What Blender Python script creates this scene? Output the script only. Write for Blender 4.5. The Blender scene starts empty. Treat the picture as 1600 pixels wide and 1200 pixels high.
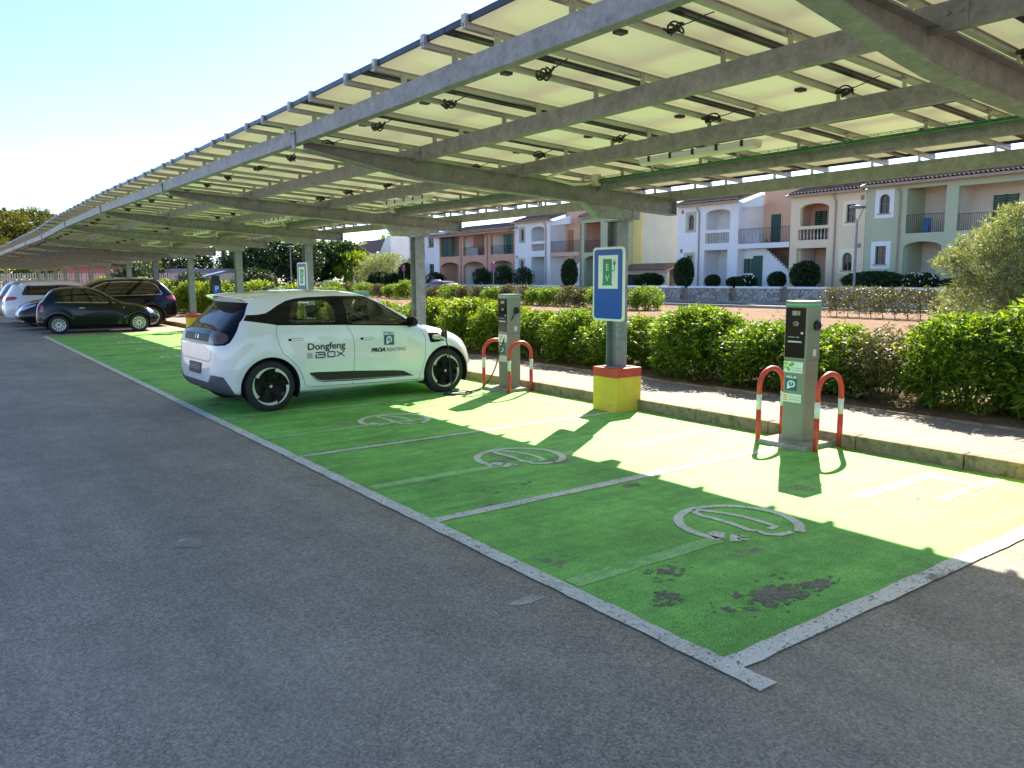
import bpy, bmesh, math, random
import numpy as np
from mathutils import Vector, Matrix
from math import radians, sin, cos, pi, sqrt, atan2

scene = bpy.context.scene
COL = scene.collection

# ------------------------------------------------------------------ camera
CAM = Vector((-2.6958, -2.1203, 1.681))
YAW, PITCH, ROLL, FPX = 0.6297, 0.1337, -0.0059, 1233.76
cd = bpy.data.cameras.new('camera')
cd.sensor_fit = 'HORIZONTAL'
cd.sensor_width = 36.0
cd.lens = 36.0 * FPX / 1600.0
cd.clip_start = 0.05
cd.clip_end = 3000
cam = bpy.data.objects.new('camera', cd)
COL.objects.link(cam)
_f = Vector((sin(YAW) * cos(PITCH), cos(YAW) * cos(PITCH), -sin(PITCH)))
_r = Vector((cos(YAW), -sin(YAW), 0))
_u = _r.cross(_f)
_r2 = cos(ROLL) * _r + sin(ROLL) * _u
_u2 = -sin(ROLL) * _r + cos(ROLL) * _u
_m = Matrix((_r2, _u2, -_f)).transposed().to_4x4()
_m.translation = CAM
cam.matrix_world = _m
scene.camera = cam

# ------------------------------------------------------------------ sky, sun, exposure
SUN_EL, SUN_AZ = radians(36.6), radians(55.4)          # azimuth from +Y towards +X
w = bpy.data.worlds.new('World')
scene.world = w
w.use_nodes = True
nt = w.node_tree
bg = nt.nodes['Background']
sky = nt.nodes.new('ShaderNodeTexSky')
sky.sky_type = 'NISHITA'
sky.sun_disc = False
sky.sun_elevation = SUN_EL
sky.sun_rotation = SUN_AZ
sky.air_density = 0.6
sky.dust_density = 0.3
sky.ozone_density = 2.6
nt.links.new(sky.outputs[0], bg.inputs[0])
bg.inputs[1].default_value = 0.10
sd = bpy.data.lights.new('sun', 'SUN')
sd.energy = 4.5
sd.angle = radians(0.5)
sd.color = (1.0, 0.90, 0.74)
sun = bpy.data.objects.new('sun', sd)
COL.objects.link(sun)
_sv = Vector((sin(SUN_AZ) * cos(SUN_EL), cos(SUN_AZ) * cos(SUN_EL), sin(SUN_EL)))
sun.rotation_euler = (-_sv).to_track_quat('-Z', 'Y').to_euler()
sun.location = (10, 10, 30)
scene.view_settings.view_transform = 'Standard'
scene.view_settings.look = 'None'
scene.view_settings.gamma = 1.0
scene.view_settings.use_curve_mapping = False
scene.view_settings.exposure = 1.85
scene.render.engine = 'CYCLES'
scene.cycles.max_bounces = 9
scene.cycles.diffuse_bounces = 5
scene.cycles.glossy_bounces = 3
scene.cycles.transmission_bounces = 4
scene.cycles.transparent_max_bounces = 10
scene.cycles.caustics_reflective = False
scene.cycles.caustics_refractive = False
scene.cycles.use_denoising = True

RND = random.Random(7)

# ------------------------------------------------------------------ object helpers
class MB:
    """collects polygons for one mesh"""
    def __init__(s):
        s.v = []; s.f = []; s.mi = []
    def add(s, vs, fs, mi=0):
        n = len(s.v)
        s.v.extend([tuple(p) for p in vs])
        for f in fs:
            s.f.append([i + n for i in f]); s.mi.append(mi)
        return s
    def box(s, x0, x1, y0, y1, z0, z1, mi=0):
        vs = [(x, y, z) for z in (z0, z1) for y in (y0, y1) for x in (x0, x1)]
        return s.add(vs, [(0, 2, 3, 1), (4, 5, 7, 6), (0, 1, 5, 4), (2, 6, 7, 3), (0, 4, 6, 2), (1, 3, 7, 5)], mi)
    def bar(s, a, b, wx, wz, mi=0, up=(0, 0, 1)):
        a = Vector(a); b = Vector(b); d = (b - a).normalized()
        u = Vector(up)
        if abs(d.dot(u)) > .98: u = Vector((1, 0, 0))
        r = d.cross(u).normalized(); u = r.cross(d)
        vs = []
        for p in (a, b):
            for q, t in ((-1, -1), (1, -1), (1, 1), (-1, 1)):
                vs.append(p + r * (q * wx / 2) + u * (t * wz / 2))
        return s.add(vs, [(0, 3, 2, 1), (4, 5, 6, 7), (0, 1, 5, 4), (1, 2, 6, 5), (2, 3, 7, 6), (3, 0, 4, 7)], mi)
    def tube(s, pts, r, n=8, mi=0, cap=True):
        pts = [Vector(p) for p in pts]
        rs = r if isinstance(r, (list, tuple)) else [r] * len(pts)
        vs = []; fs = []
        nrm = None
        for i, p in enumerate(pts):
            d = (pts[min(i + 1, len(pts) - 1)] - pts[max(i - 1, 0)])
            d = d.normalized() if d.length > 1e-9 else Vector((0, 0, 1))
            if nrm is None:
                nrm = d.cross(Vector((0, 0, 1)))
                if nrm.length < .1: nrm = d.cross(Vector((1, 0, 0)))
            nrm = (nrm - d * nrm.dot(d)).normalized()
            b = d.cross(nrm)
            for k in range(n):
                a = 2 * pi * k / n
                vs.append(p + (nrm * cos(a) + b * sin(a)) * rs[i])
        for i in range(len(pts) - 1):
            for k in range(n):
                k2 = (k + 1) % n
                fs.append((i * n + k, i * n + k2, (i + 1) * n + k2, (i + 1) * n + k))
        if cap:
            fs.append(tuple(range(n - 1, -1, -1)))
            fs.append(tuple((len(pts) - 1) * n + k for k in range(n)))
        return s.add(vs, fs, mi)
    def lathe(s, prof, axis='z', c=(0, 0, 0), n=32, mi=0):
        """prof: list of (r, h)"""
        vs = []; fs = []
        for (r, h) in prof:
            for k in range(n):
                a = 2 * pi * k / n
                if axis == 'z': p = (r * cos(a), r * sin(a), h)
                elif axis == 'y': p = (r * cos(a), h, r * sin(a))
                else: p = (h, r * cos(a), r * sin(a))
                vs.append((p[0] + c[0], p[1] + c[1], p[2] + c[2]))
        for i in range(len(prof) - 1):
            for k in range(n):
                k2 = (k + 1) % n
                fs.append((i * n + k, i * n + k2, (i + 1) * n + k2, (i + 1) * n + k))
        return s.add(vs, fs, mi)
    def join(s, o, mi=None):
        n = len(s.v)
        s.v.extend(o.v)
        for f, m in zip(o.f, o.mi):
            s.f.append([i + n for i in f]); s.mi.append(m if mi is None else mi)
        return s
    def xf(s, M):
        s.v = [tuple(M @ Vector(p)) for p in s.v]
        return s

def obj(name, mb, mats, parent=None, smooth=False, loc=None, bevel=0, rotz=0):
    me = bpy.data.meshes.new(name)
    me.from_pydata(mb.v, [], mb.f)
    if not isinstance(mats, (list, tuple)): mats = [mats]
    for m in mats: me.materials.append(m)
    if len(mats) > 1:
        me.polygons.foreach_set('material_index', mb.mi)
    if smooth:
        me.polygons.foreach_set('use_smooth', [True] * len(me.polygons))
        if smooth == 'auto':
            try: me.set_sharp_from_angle(angle=radians(38))
            except Exception: pass
    me.update()
    o = bpy.data.objects.new(name, me)
    COL.objects.link(o)
    if parent is not None: o.parent = parent
    if loc is not None: o.location = loc
    if rotz: o.rotation_euler = (0, 0, rotz)
    if bevel:
        b = o.modifiers.new('bevel', 'BEVEL'); b.width = bevel; b.segments = 2; b.limit_method = 'ANGLE'
        b.angle_limit = radians(40)
    return o

def tag(o, label=None, cat=None, group=None, kind=None):
    if label: o['label'] = label
    if cat: o['category'] = cat
    if group: o['group'] = group
    if kind: o['kind'] = kind
    return o

def thing(name, label, cat, loc=(0, 0, 0), rotz=0, group=None):
    o = bpy.data.objects.new(name, None)
    o.empty_display_size = .2
    COL.objects.link(o)
    o.location = loc; o.rotation_euler = (0, 0, rotz)
    return tag(o, label, cat, group)

def dup(root, loc, rotz=None, label=None, group=None, scale=None):
    r = root.copy(); COL.objects.link(r); r.location = loc
    if rotz is not None: r.rotation_euler = (0, 0, rotz)
    if scale is not None: r.scale = scale
    if label: r['label'] = label
    if group: r['group'] = group
    for ch in list(root.children):
        c = ch.copy(); COL.objects.link(c); c.parent = r
        for g in list(ch.children):
            d = g.copy(); COL.objects.link(d); d.parent = c
    return r

def struct(name, mb, m, **k):
    return tag(obj(name, mb, m, **k), kind='structure')

def flat(outlines, depth=0.0):
    """2-D outlines (first outer, others holes/islands) -> MB in the local XY plane, thickness depth around z=0"""
    cu = bpy.data.curves.new('t', 'CURVE')
    cu.dimensions = '2D'; cu.fill_mode = 'BOTH'; cu.extrude = depth / 2
    for pl in outlines:
        sp = cu.splines.new('POLY'); sp.points.add(len(pl) - 1)
        for p, q in zip(sp.points, pl): p.co = (q[0], q[1], 0, 1)
        sp.use_cyclic_u = True
    o = bpy.data.objects.new('t', cu)
    me = bpy.data.meshes.new_from_object(o)
    mb = MB()
    mb.add([v.co[:] for v in me.vertices], [list(p.vertices) for p in me.polygons])
    bpy.data.objects.remove(o); bpy.data.curves.remove(cu); bpy.data.meshes.remove(me)
    return mb

def text(s, size=1.0, width=None, shear=0, offset=0.0, space=1.0, align='CENTER', depth=0.0):
    cu = bpy.data.curves.new('t', 'FONT')
    cu.body = s; cu.size = size; cu.shear = shear; cu.offset = offset; cu.space_character = space
    cu.align_x = align; cu.align_y = 'CENTER'; cu.extrude = depth
    cu.resolution_u = 4
    o = bpy.data.objects.new('t', cu)
    me = bpy.data.meshes.new_from_object(o)
    mb = MB()
    mb.add([v.co[:] for v in me.vertices], [list(p.vertices) for p in me.polygons])
    bpy.data.objects.remove(o); bpy.data.curves.remove(cu); bpy.data.meshes.remove(me)
    if width and mb.v:
        xs = [p[0] for p in mb.v]; k = width / (max(xs) - min(xs))
        mb.v = [(p[0] * k, p[1], p[2]) for p in mb.v]
    return mb

def arc(cx, cy, r, a0, a1, n=16):
    return [(cx + r * cos(radians(a0 + (a1 - a0) * i / n)), cy + r * sin(radians(a0 + (a1 - a0) * i / n))) for i in range(n + 1)]

def rrect(x0, x1, y0, y1, r, n=5):
    return arc(x1 - r, y1 - r, r, 0, 90, n) + arc(x0 + r, y1 - r, r, 90, 180, n) + arc(x0 + r, y0 + r, r, 180, 270, n) + arc(x1 - r, y0 + r, r, 270, 360, n)

def ribbon(pts, w, closed=False):
    """2-D polyline with width -> MB quads in XY"""
    P = [Vector((p[0], p[1])) for p in pts]; n = len(P); L = []; R = []
    for i in range(n):
        a = P[(i - 1) % n] if closed or i > 0 else P[i]
        b = P[(i + 1) % n] if closed or i < n - 1 else P[i]
        d = (b - a).normalized(); nn = Vector((-d.y, d.x))
        ww = w[i] if isinstance(w, list) else w
        L.append(P[i] + nn * ww / 2); R.append(P[i] - nn * ww / 2)
    mb = MB(); vs = [(p.x, p.y, 0) for p in L] + [(p.x, p.y, 0) for p in R]
    fs = [(i, n + i, n + i + 1, i + 1) for i in range(n - 1)]
    if closed: fs.append((n - 1, 2 * n - 1, n, 0))
    return mb.add(vs, fs)

def pchip(tab):
    """monotone cubic through [(x, y)...]"""
    xs = [t[0] for t in tab]; ys = [t[1] for t in tab]; n = len(xs)
    h = [xs[i + 1] - xs[i] for i in range(n - 1)]
    d = [(ys[i + 1] - ys[i]) / h[i] for i in range(n - 1)]
    m = [0] * n; m[0] = d[0]; m[-1] = d[-1]
    for i in range(1, n - 1):
        if d[i - 1] * d[i] <= 0: m[i] = 0
        else:
            w1 = 2 * h[i] + h[i - 1]; w2 = h[i] + 2 * h[i - 1]
            m[i] = (w1 + w2) / (w1 / d[i - 1] + w2 / d[i])
    def f(x):
        if x <= xs[0]: return ys[0]
        if x >= xs[-1]: return ys[-1]
        i = 0
        while x > xs[i + 1]: i += 1
        t = (x - xs[i]) / h[i]
        return ((2 * t ** 3 - 3 * t * t + 1) * ys[i] + (t ** 3 - 2 * t * t + t) * h[i] * m[i]
                + (-2 * t ** 3 + 3 * t * t) * ys[i + 1] + (t ** 3 - t * t) * h[i] * m[i + 1])
    return f

# ------------------------------------------------------------------ materials
def newmat(name):
    m = bpy.data.materials.new(name); m.use_nodes = True
    n = m.node_tree.nodes; b = n['Principled BSDF']
    return m, m.node_tree, b

def N(nt, t, **k):
    n = nt.nodes.new(t)
    for a, v in k.items():
        if a.startswith('i_'): n.inputs[int(a[2:])].default_value = v
        else: setattr(n, a, v)
    return n

def ramp(nt, src, stops, interp='LINEAR'):
    r = nt.nodes.new('ShaderNodeValToRGB'); r.color_ramp.interpolation = interp
    e = r.color_ramp.elements
    while len(e) < len(stops): e.new(.5)
    for k, (p, c) in enumerate(stops):
        e[k].position = p; e[k].color = (c, c, c, 1) if isinstance(c, (int, float)) else (*c, 1)
    nt.links.new(src, r.inputs[0])
    return r.outputs[0]

def noise(nt, scale, detail=4, rough=.55, coord='Object', vec=None, dist=0):
    n = nt.nodes.new('ShaderNodeTexNoise')
    n.inputs['Scale'].default_value = scale; n.inputs['Detail'].default_value = detail
    n.inputs['Roughness'].default_value = rough; n.inputs['Distortion'].default_value = dist
    if vec is None:
        tc = nt.nodes.new('ShaderNodeTexCoord'); vec = tc.outputs[coord]
    nt.links.new(vec, n.inputs['Vector'])
    return n.outputs[0]

def mixc(nt, fac, a, b, mode='MIX'):
    m = nt.nodes.new('ShaderNodeMix'); m.data_type = 'RGBA'; m.blend_type = mode
    for s, i in ((fac, 0), (a, 6), (b, 7)):
        if hasattr(s, 'node'): nt.links.new(s, m.inputs[i])
        elif i == 0: m.inputs[0].default_value = s
        else: m.inputs[i].default_value = (*s, 1)
    return m.outputs[2]

def bump(nt, b, h, strength=.3, dist=.01):
    n = nt.nodes.new('ShaderNodeBump'); n.inputs['Strength'].default_value = strength
    n.inputs['Distance'].default_value = dist
    nt.links.new(h, n.inputs['Height']); nt.links.new(n.outputs[0], b.inputs['Normal'])

def plain(name, col, rough=.5, metal=0, var=.12, vscale=6, bmp=0, bscale=60, coat=0, spec=.5, chips=None):
    m, t, b = newmat(name)
    b.inputs['Roughness'].default_value = rough; b.inputs['Metallic'].default_value = metal
    b.inputs['Specular IOR Level'].default_value = spec
    if coat: b.inputs['Coat Weight'].default_value = coat; b.inputs['Coat Roughness'].default_value = .04
    if var:
        n = noise(t, vscale, 5)
        lo = tuple(max(0, c * (1 - var)) for c in col); hi = tuple(min(1, c * (1 + var)) for c in col)
        cc = ramp(t, n, [(.3, lo), (.7, hi)])
        if chips:
            cc = mixc(t, ramp(t, noise(t, chips[1], 8, .75), [(chips[2], 0.0), (chips[2] + .03, 1.0)]), cc, chips[0])
            cc = mixc(t, ramp(t, noise(t, 3, 6, .7), [(.5, 0.0), (.8, .45)]), cc, tuple(x * .5 for x in col))
        t.links.new(cc, b.inputs['Base Color'])
    else:
        b.inputs['Base Color'].default_value = (*col, 1)
    if bmp: bump(t, b, noise(t, bscale, 4), bmp)
    return m

def m_asphalt(name, base, grain=1.0):
    m, t, b = newmat(name)
    b.inputs['Roughness'].default_value = .85
    b.inputs['Specular IOR Level'].default_value = .35
    big = noise(t, .35, 5, .6)
    med = noise(t, 3.0, 4, .6)
    fine = noise(t, 120, 3, .75)
    stone = N(t, 'ShaderNodeTexVoronoi'); stone.inputs['Scale'].default_value = 95
    tc = N(t, 'ShaderNodeTexCoord'); t.links.new(tc.outputs['Object'], stone.inputs['Vector'])
    c0 = ramp(t, big, [(.3, tuple(c * .78 for c in base)), (.72, tuple(c * 1.2 for c in base))])
    c1 = mixc(t, .35, c0, ramp(t, med, [(.35, tuple(c * .75 for c in base)), (.7, tuple(c * 1.25 for c in base))]))
    c2 = mixc(t, .45, c1, ramp(t, fine, [(.38, .18), (.5, .5), (.62, .9)]), 'OVERLAY')
    c3 = mixc(t, .32, c2, ramp(t, stone.outputs['Color'], [(.2, .12), (.8, .9)]), 'OVERLAY')
    tcm = N(t, 'ShaderNodeTexCoord'); mp = N(t, 'ShaderNodeMapping'); mp.inputs['Scale'].default_value = (1.6, .16, 1)
    t.links.new(tcm.outputs['Object'], mp.inputs[0])
    c3 = mixc(t, .5, c3, ramp(t, noise(t, 1.2, 6, .68, vec=mp.outputs[0]), [(.3, .36), (.7, .64)]), 'OVERLAY')
    c3 = mixc(t, ramp(t, noise(t, .5, 8, .7), [(.5, 0.0), (.72, .45)]), c3, tuple(c * 1.35 for c in base))
    blot = ramp(t, noise(t, 1.1, 6, .75, dist=.4), [(.55, 0.0), (.78, 1.0)])
    c4 = mixc(t, blot, c3, mixc(t, 1.0, c3, (.78, .76, .80), 'MULTIPLY'))
    t.links.new(c4, b.inputs['Base Color'])
    bump(t, b, fine, .6, .007)
    return m

def m_paint(name, col, under, wear=.62, speck=.70, dirt=.25):
    """road paint with worn patches through which the asphalt shows"""
    m, t, b = newmat(name)
    b.inputs['Roughness'].default_value = .75
    b.inputs['Specular IOR Level'].default_value = .3
    tone = noise(t, 1.2, 6, .65)
    fine = noise(t, 110, 3, .75)
    c0 = ramp(t, tone, [(.28, tuple(c * (1 - dirt) for c in col)), (.7, tuple(min(1, c * (1 + dirt)) for c in col))])
    c0 = mixc(t, .7, c0, ramp(t, fine, [(.36, .15), (.5, .5), (.66, .92)]), 'OVERLAY')
    tc = N(t, 'ShaderNodeTexCoord'); mp = N(t, 'ShaderNodeMapping'); mp.inputs['Scale'].default_value = (.22, 2.6, 1)
    t.links.new(tc.outputs['Object'], mp.inputs[0])
    c0 = mixc(t, .55, c0, ramp(t, noise(t, 1.5, 7, .7, vec=mp.outputs[0]), [(.3, .22), (.5, .52), (.72, .80)]), 'OVERLAY')
    c0 = mixc(t, .5, c0, ramp(t, noise(t, 7, 5, .7), [(.32, .28), (.5, .5), (.7, .74)]), 'OVERLAY')
    c0 = mixc(t, ramp(t, noise(t, .7, 7, .7), [(.48, 0.0), (.72, .65)]), c0, (col[0] * 1.2 + .06, col[1] * 1.15 + .04, col[2] * 1.1 + .01))
    dk = ramp(t, noise(t, 42, 3, .7), [(speck - .04, 0.0), (speck + .02, 1.0)])
    patch = ramp(t, noise(t, .9, 9, .72, dist=.3), [(wear, 0.0), (wear + .05, 1.0)])
    uc = mixc(t, .5, under, ramp(t, fine, [(.35, .2), (.65, .8)]), 'OVERLAY')
    c1 = mixc(t, patch, c0, uc)
    c2 = mixc(t, dk, c1, tuple(c * .55 for c in under))
    t.links.new(c2, b.inputs['Base Color'])
    bump(t, b, fine, .45, .005)
    return m

ASP = (.32, .272, .215)
M = {}
M['asphalt'] = m_asphalt('asphalt', ASP)
M['green'] = m_paint('green_paint', (.175, .45, .085), (.22, .20, .15), wear=.585, speck=.675, dirt=.3)
M['white_line'] = m_paint('white_paint', (.66, .64, .58), (.24, .22, .18), wear=.61, speck=.62, dirt=.12)
M['thin_line'] = m_paint('worn_white_paint', (.50, .53, .46), (.2, .19, .16), wear=.50, speck=.62, dirt=.2)
M['ghost'] = m_paint('old_paint', (.30, .56, .20), (.19, .46, .11), wear=.52, speck=.75, dirt=.15)
M['symbol'] = m_paint('symbol_paint', (.66, .67, .60), (.16, .36, .11), wear=.62, speck=.64, dirt=.12)

def m_concrete(name, col, moss=None):
    m, t, b = newmat(name)
    b.inputs['Roughness'].default_value = .9
    n = noise(t, 5, 8, .7); f = noise(t, 90, 3, .7)
    c = ramp(t, n, [(.3, tuple(x * .6 for x in col)), (.7, tuple(x * 1.2 for x in col))])
    c = mixc(t, .45, c, ramp(t, f, [(.35, .25), (.65, .8)]), 'OVERLAY')
    if moss:
        c = mixc(t, ramp(t, noise(t, 7, 6, .75), [(.50, 0.0), (.62, 1.0)]), c, moss)
    t.links.new(c, b.inputs['Base Color']); bump(t, b, f, .5, .008)
    return m
M['kerb'] = m_concrete('kerb_concrete', (.33, .245, .15), (.15, .13, .055))
M['concrete'] = m_concrete('concrete', (.38, .36, .30))

def m_pavers():
    m, t, b = newmat('ribbed_pavers')
    b.inputs['Roughness'].default_value = .85
    tc = N(t, 'ShaderNodeTexCoord')
    wv = N(t, 'ShaderNodeTexWave'); wv.wave_type = 'BANDS'; wv.bands_direction = 'X'
    wv.inputs['Scale'].default_value = 5.0; wv.inputs['Distortion'].default_value = .15
    t.links.new(tc.outputs['Object'], wv.inputs['Vector'])
    br = N(t, 'ShaderNodeTexBrick'); br.inputs['Scale'].default_value = 1.0
    br.inputs['Brick Width'].default_value = .4; br.inputs['Row Height'].default_value = .4; br.offset = 0
    br.inputs['Mortar Size'].default_value = .006
    br.inputs['Color1'].default_value = (.31, .27, .225, 1); br.inputs['Color2'].default_value = (.26, .225, .19, 1)
    br.inputs['Mortar'].default_value = (.12, .10, .08, 1)
    t.links.new(tc.outputs['Object'], br.inputs['Vector'])
    g = ramp(t, wv.outputs['Fac'], [(.0, .35), (.3, 1.0), (.8, 1.0), (1.0, .45)])
    c = mixc(t, .8, br.outputs['Color'], g, 'MULTIPLY')
    c = mixc(t, ramp(t, noise(t, 2.2, 6, .7), [(.45, 0.0), (.75, .6)]), c, (.24, .19, .14))
    t.links.new(c, b.inputs['Base Color'])
    bump(t, b, wv.outputs['Fac'], .35, .01)
    return m
M['pavers'] = m_pavers()

def m_soil(name, a, bcol, scale=3, fine=60):
    m, t, b = newmat(name); b.inputs['Roughness'].default_value = 1.0; b.inputs['Specular IOR Level'].default_value = .1
    n = noise(t, scale, 8, .7); f = noise(t, fine, 4, .75)
    c = ramp(t, n, [(.3, a), (.7, bcol)])
    c = mixc(t, .6, c, ramp(t, f, [(.3, .15), (.7, .9)]), 'OVERLAY')
    t.links.new(c, b.inputs['Base Color']); bump(t, b, f, .8, .03)
    return m
M['soil'] = m_soil('soil', (.12, .08, .05), (.24, .17, .11))
M['field'] = m_soil('dry_field', (.17, .105, .065), (.27, .18, .12), .8, 14)

def m_galv():
    m, t, b = newmat('galvanised_steel')
    b.inputs['Roughness'].default_value = .55; b.inputs['Metallic'].default_value = .25
    vo = N(t, 'ShaderNodeTexVoronoi'); vo.inputs['Scale'].default_value = 45
    tc = N(t, 'ShaderNodeTexCoord'); t.links.new(tc.outputs['Object'], vo.inputs['Vector'])
    c = ramp(t, noise(t, 9, 6, .7), [(.3, (.17, .18, .18)), (.7, (.31, .32, .32))])
    c = mixc(t, .25, c, ramp(t, vo.outputs['Color'], [(.1, .3), (.9, .7)]), 'OVERLAY')
    fl = ramp(t, noise(t, 70, 4, .7), [(.66, 0.0), (.74, 1.0)])
    c = mixc(t, fl, c, (.5, .5, .5))
    t.links.new(c, b.inputs['Base Color']); bump(t, b, noise(t, 40, 4), .12)
    return m
M['galv'] = m_galv()
M['alu'] = plain('aluminium', (.42, .41, .39), .42, .35, .08, 8)
M['backsheet'] = plain('solar_panel_underside', (.86, .85, .76), .35, 0, .05, 2, spec=.5)
def m_panel():
    m = bpy.data.materials.new('solar_panel_sheet'); m.use_nodes = True; t = m.node_tree; b = t.nodes['Principled BSDF']; o = t.nodes['Material Output']
    b.inputs['Roughness'].default_value = .3
    g = N(t, 'ShaderNodeNewGeometry')
    und = ramp(t, noise(t, 1.2, 3), [(.3, (.84, .84, .76)), (.7, (.88, .87, .79))])
    # the sheet is built facing down: its back face is the dark cell side that looks at the sky
    c = mixc(t, g.outputs['Backfacing'], und, (.012, .016, .035))
    t.links.new(c, b.inputs['Base Color'])
    tr = N(t, 'ShaderNodeBsdfTranslucent'); tr.inputs[0].default_value = (.98, .95, .56, 1)
    mx = N(t, 'ShaderNodeMixShader'); mx.inputs[0].default_value = .09
    t.links.new(b.outputs[0], mx.inputs[1]); t.links.new(tr.outputs[0], mx.inputs[2]); t.links.new(mx.outputs[0], o.inputs[0])
    return m
M['backsheet'] = m_panel()
M['panel_frame'] = plain('dark_panel_frame', (.018, .022, .035), .35, .0, .1)
M['black'] = plain('black_plastic', (.012, .012, .013), .45, 0, .2)
M['rubber'] = plain('tyre_rubber', (.020, .020, .021), .8, 0, .25, 20, bmp=.2)
M['greencable'] = plain('green_cable', (.02, .19, .06), .5, 0, .2)
M['lampbody'] = plain('pale_plastic', (.62, .62, .50), .4, 0, .06)
M['yellow'] = plain('yellow_masonry_paint', (.74, .52, .05), .7, 0, .10, 4, bmp=.4, bscale=40, chips=((.40, .36, .28), 9, .64))
M['red'] = plain('red_masonry_paint', (.55, .06, .045), .65, 0, .12, 4, bmp=.3, bscale=40, chips=((.42, .33, .26), 9, .64))
M['hoopred'] = plain('red_tube_paint', (.60, .055, .035), .35, 0, .10, 12, chips=((.28, .22, .20), 28, .66))
M['hoopwhite'] = plain('white_tube_paint', (.70, .70, .64), .4, 0, .10, 12, chips=((.30, .26, .22), 28, .66))
M['chgrey'] = plain('grey_green_enamel', (.235, .24, .18), .45, .1, .07, 3, chips=((.16, .15, .12), 5, .68))
M['white'] = plain('white_plastic', (.75, .76, .72), .4, 0, .05)
M['signblue'] = plain('sign_blue', (.008, .075, .40), .35, 0, .05)
M['signgreen'] = plain('sign_green', (.01, .22, .10), .35, 0, .05)
M['signwhite'] = plain('sign_white', (.74, .76, .70), .4, 0, .04)
M['tealblue'] = plain('sticker_blue', (.015, .10, .19), .4, 0, .05)
M['leafgreen'] = plain('sticker_green', (.13, .42, .03), .4, 0, .05)
M['orange'] = plain('sticker_orange', (.75, .38, .05), .4, 0, .05)
M['ink'] = plain('dark_ink', (.02, .02, .022), .5, 0, 0)
M['inkgrey'] = plain('grey_ink', (.16, .17, .18), .5, 0, 0)
M['led'] = plain('green_led_strip', (.08, .55, .25), .3, 0, 0)
M['screen'] = plain('glossy_black_screen', (.008, .007, .006), .15, 0, 0, spec=.18)
M['chrome'] = plain('chrome', (.65, .66, .68), .14, 1.0, 0)
M['silver'] = plain('silver_rim', (.60, .60, .60), .28, .6, .05)
# ================================================================== GROUND
g = MB(); g.add([(-400, -300, 0), (900, -300, 0), (900, 900, 0), (-400, 900, 0)], [(0, 1, 2, 3)])
struct('ground', g, M['field'])
g = MB(); g.add([(-60, -60, .004), (4.44, -60, .004), (4.44, 130, .004), (-60, 130, .004)], [(0, 1, 2, 3)])
struct('car_park_road', g, M['asphalt'])
g = MB(); g.add([(.0, .0, .008), (4.42, .0, .008), (4.42, 25.42, .008), (.0, 25.42, .008)], [(0, 1, 2, 3)])
struct('green_parking_road_paint', g, M['green'])

def wobble(x0, x1, y0, y1, z, seg=.12, amp=.006, seed=0):
    """thin painted line with slightly ragged edges"""
    r = random.Random(seed); mb = MB()
    if (x1 - x0) > (y1 - y0):
        n = max(2, int((x1 - x0) / seg)); vs = []
        for i in range(n + 1):
            x = x0 + (x1 - x0) * i / n
            vs += [(x, y0 + r.uniform(-amp, amp), z), (x, y1 + r.uniform(-amp, amp), z)]
        fs = [(2 * i, 2 * i + 2, 2 * i + 3, 2 * i + 1) for i in range(n)]
    else:
        n = max(2, int((y1 - y0) / seg)); vs = []
        for i in range(n + 1):
            y = y0 + (y1 - y0) * i / n
            vs += [(x0 + r.uniform(-amp, amp), y, z), (x1 + r.uniform(-amp, amp), y, z)]
        fs = [(2 * i, 2 * i + 1, 2 * i + 3, 2 * i + 2) for i in range(n)]
    return mb.add(vs, fs)
mb = wobble(-.110, -.002, -.275, 25.5, .0125, seed=1)
struct('white_edge_road_marking', mb, M['white_line'])
mb = wobble(-.006, 4.42, -.115, -.004, .0128, seed=2)
struct('white_end_road_marking', mb, M['white_line'])
for k in range(1, 11):
    wd = .10 if k == 1 else (.075 if k == 2 else .05)
    mb = wobble(.004, 4.15 if k > 2 else 4.42, 2.5 * k - wd / 2, 2.5 * k + wd / 2, .0125, seed=10 + k)
    struct('bay_road_marking', mb, M['white_line'] if k < 3 else M['thin_line'])
for k in range(0, 9):
    mb = wobble(.02, 1.25 if k == 0 else 2.2, 2.5 * k + 1.0, 2.5 * k + 1.12, .0105, seed=30 + k)
    struct('faded_road_marking', mb, M['ghost'])
for (x0, x1, y0, y1) in ((2.85, 4.08, .99, 1.12), (3.3, 4.33, .60, .70), (3.86, 4.02, .70, .99), (2.75, 4.25, 3.42, 3.53)):
    struct('faded_road_marking', wobble(x0, x1, y0, y1, .0105, seed=int(x0 * 100)), M['ghost'])

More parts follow.
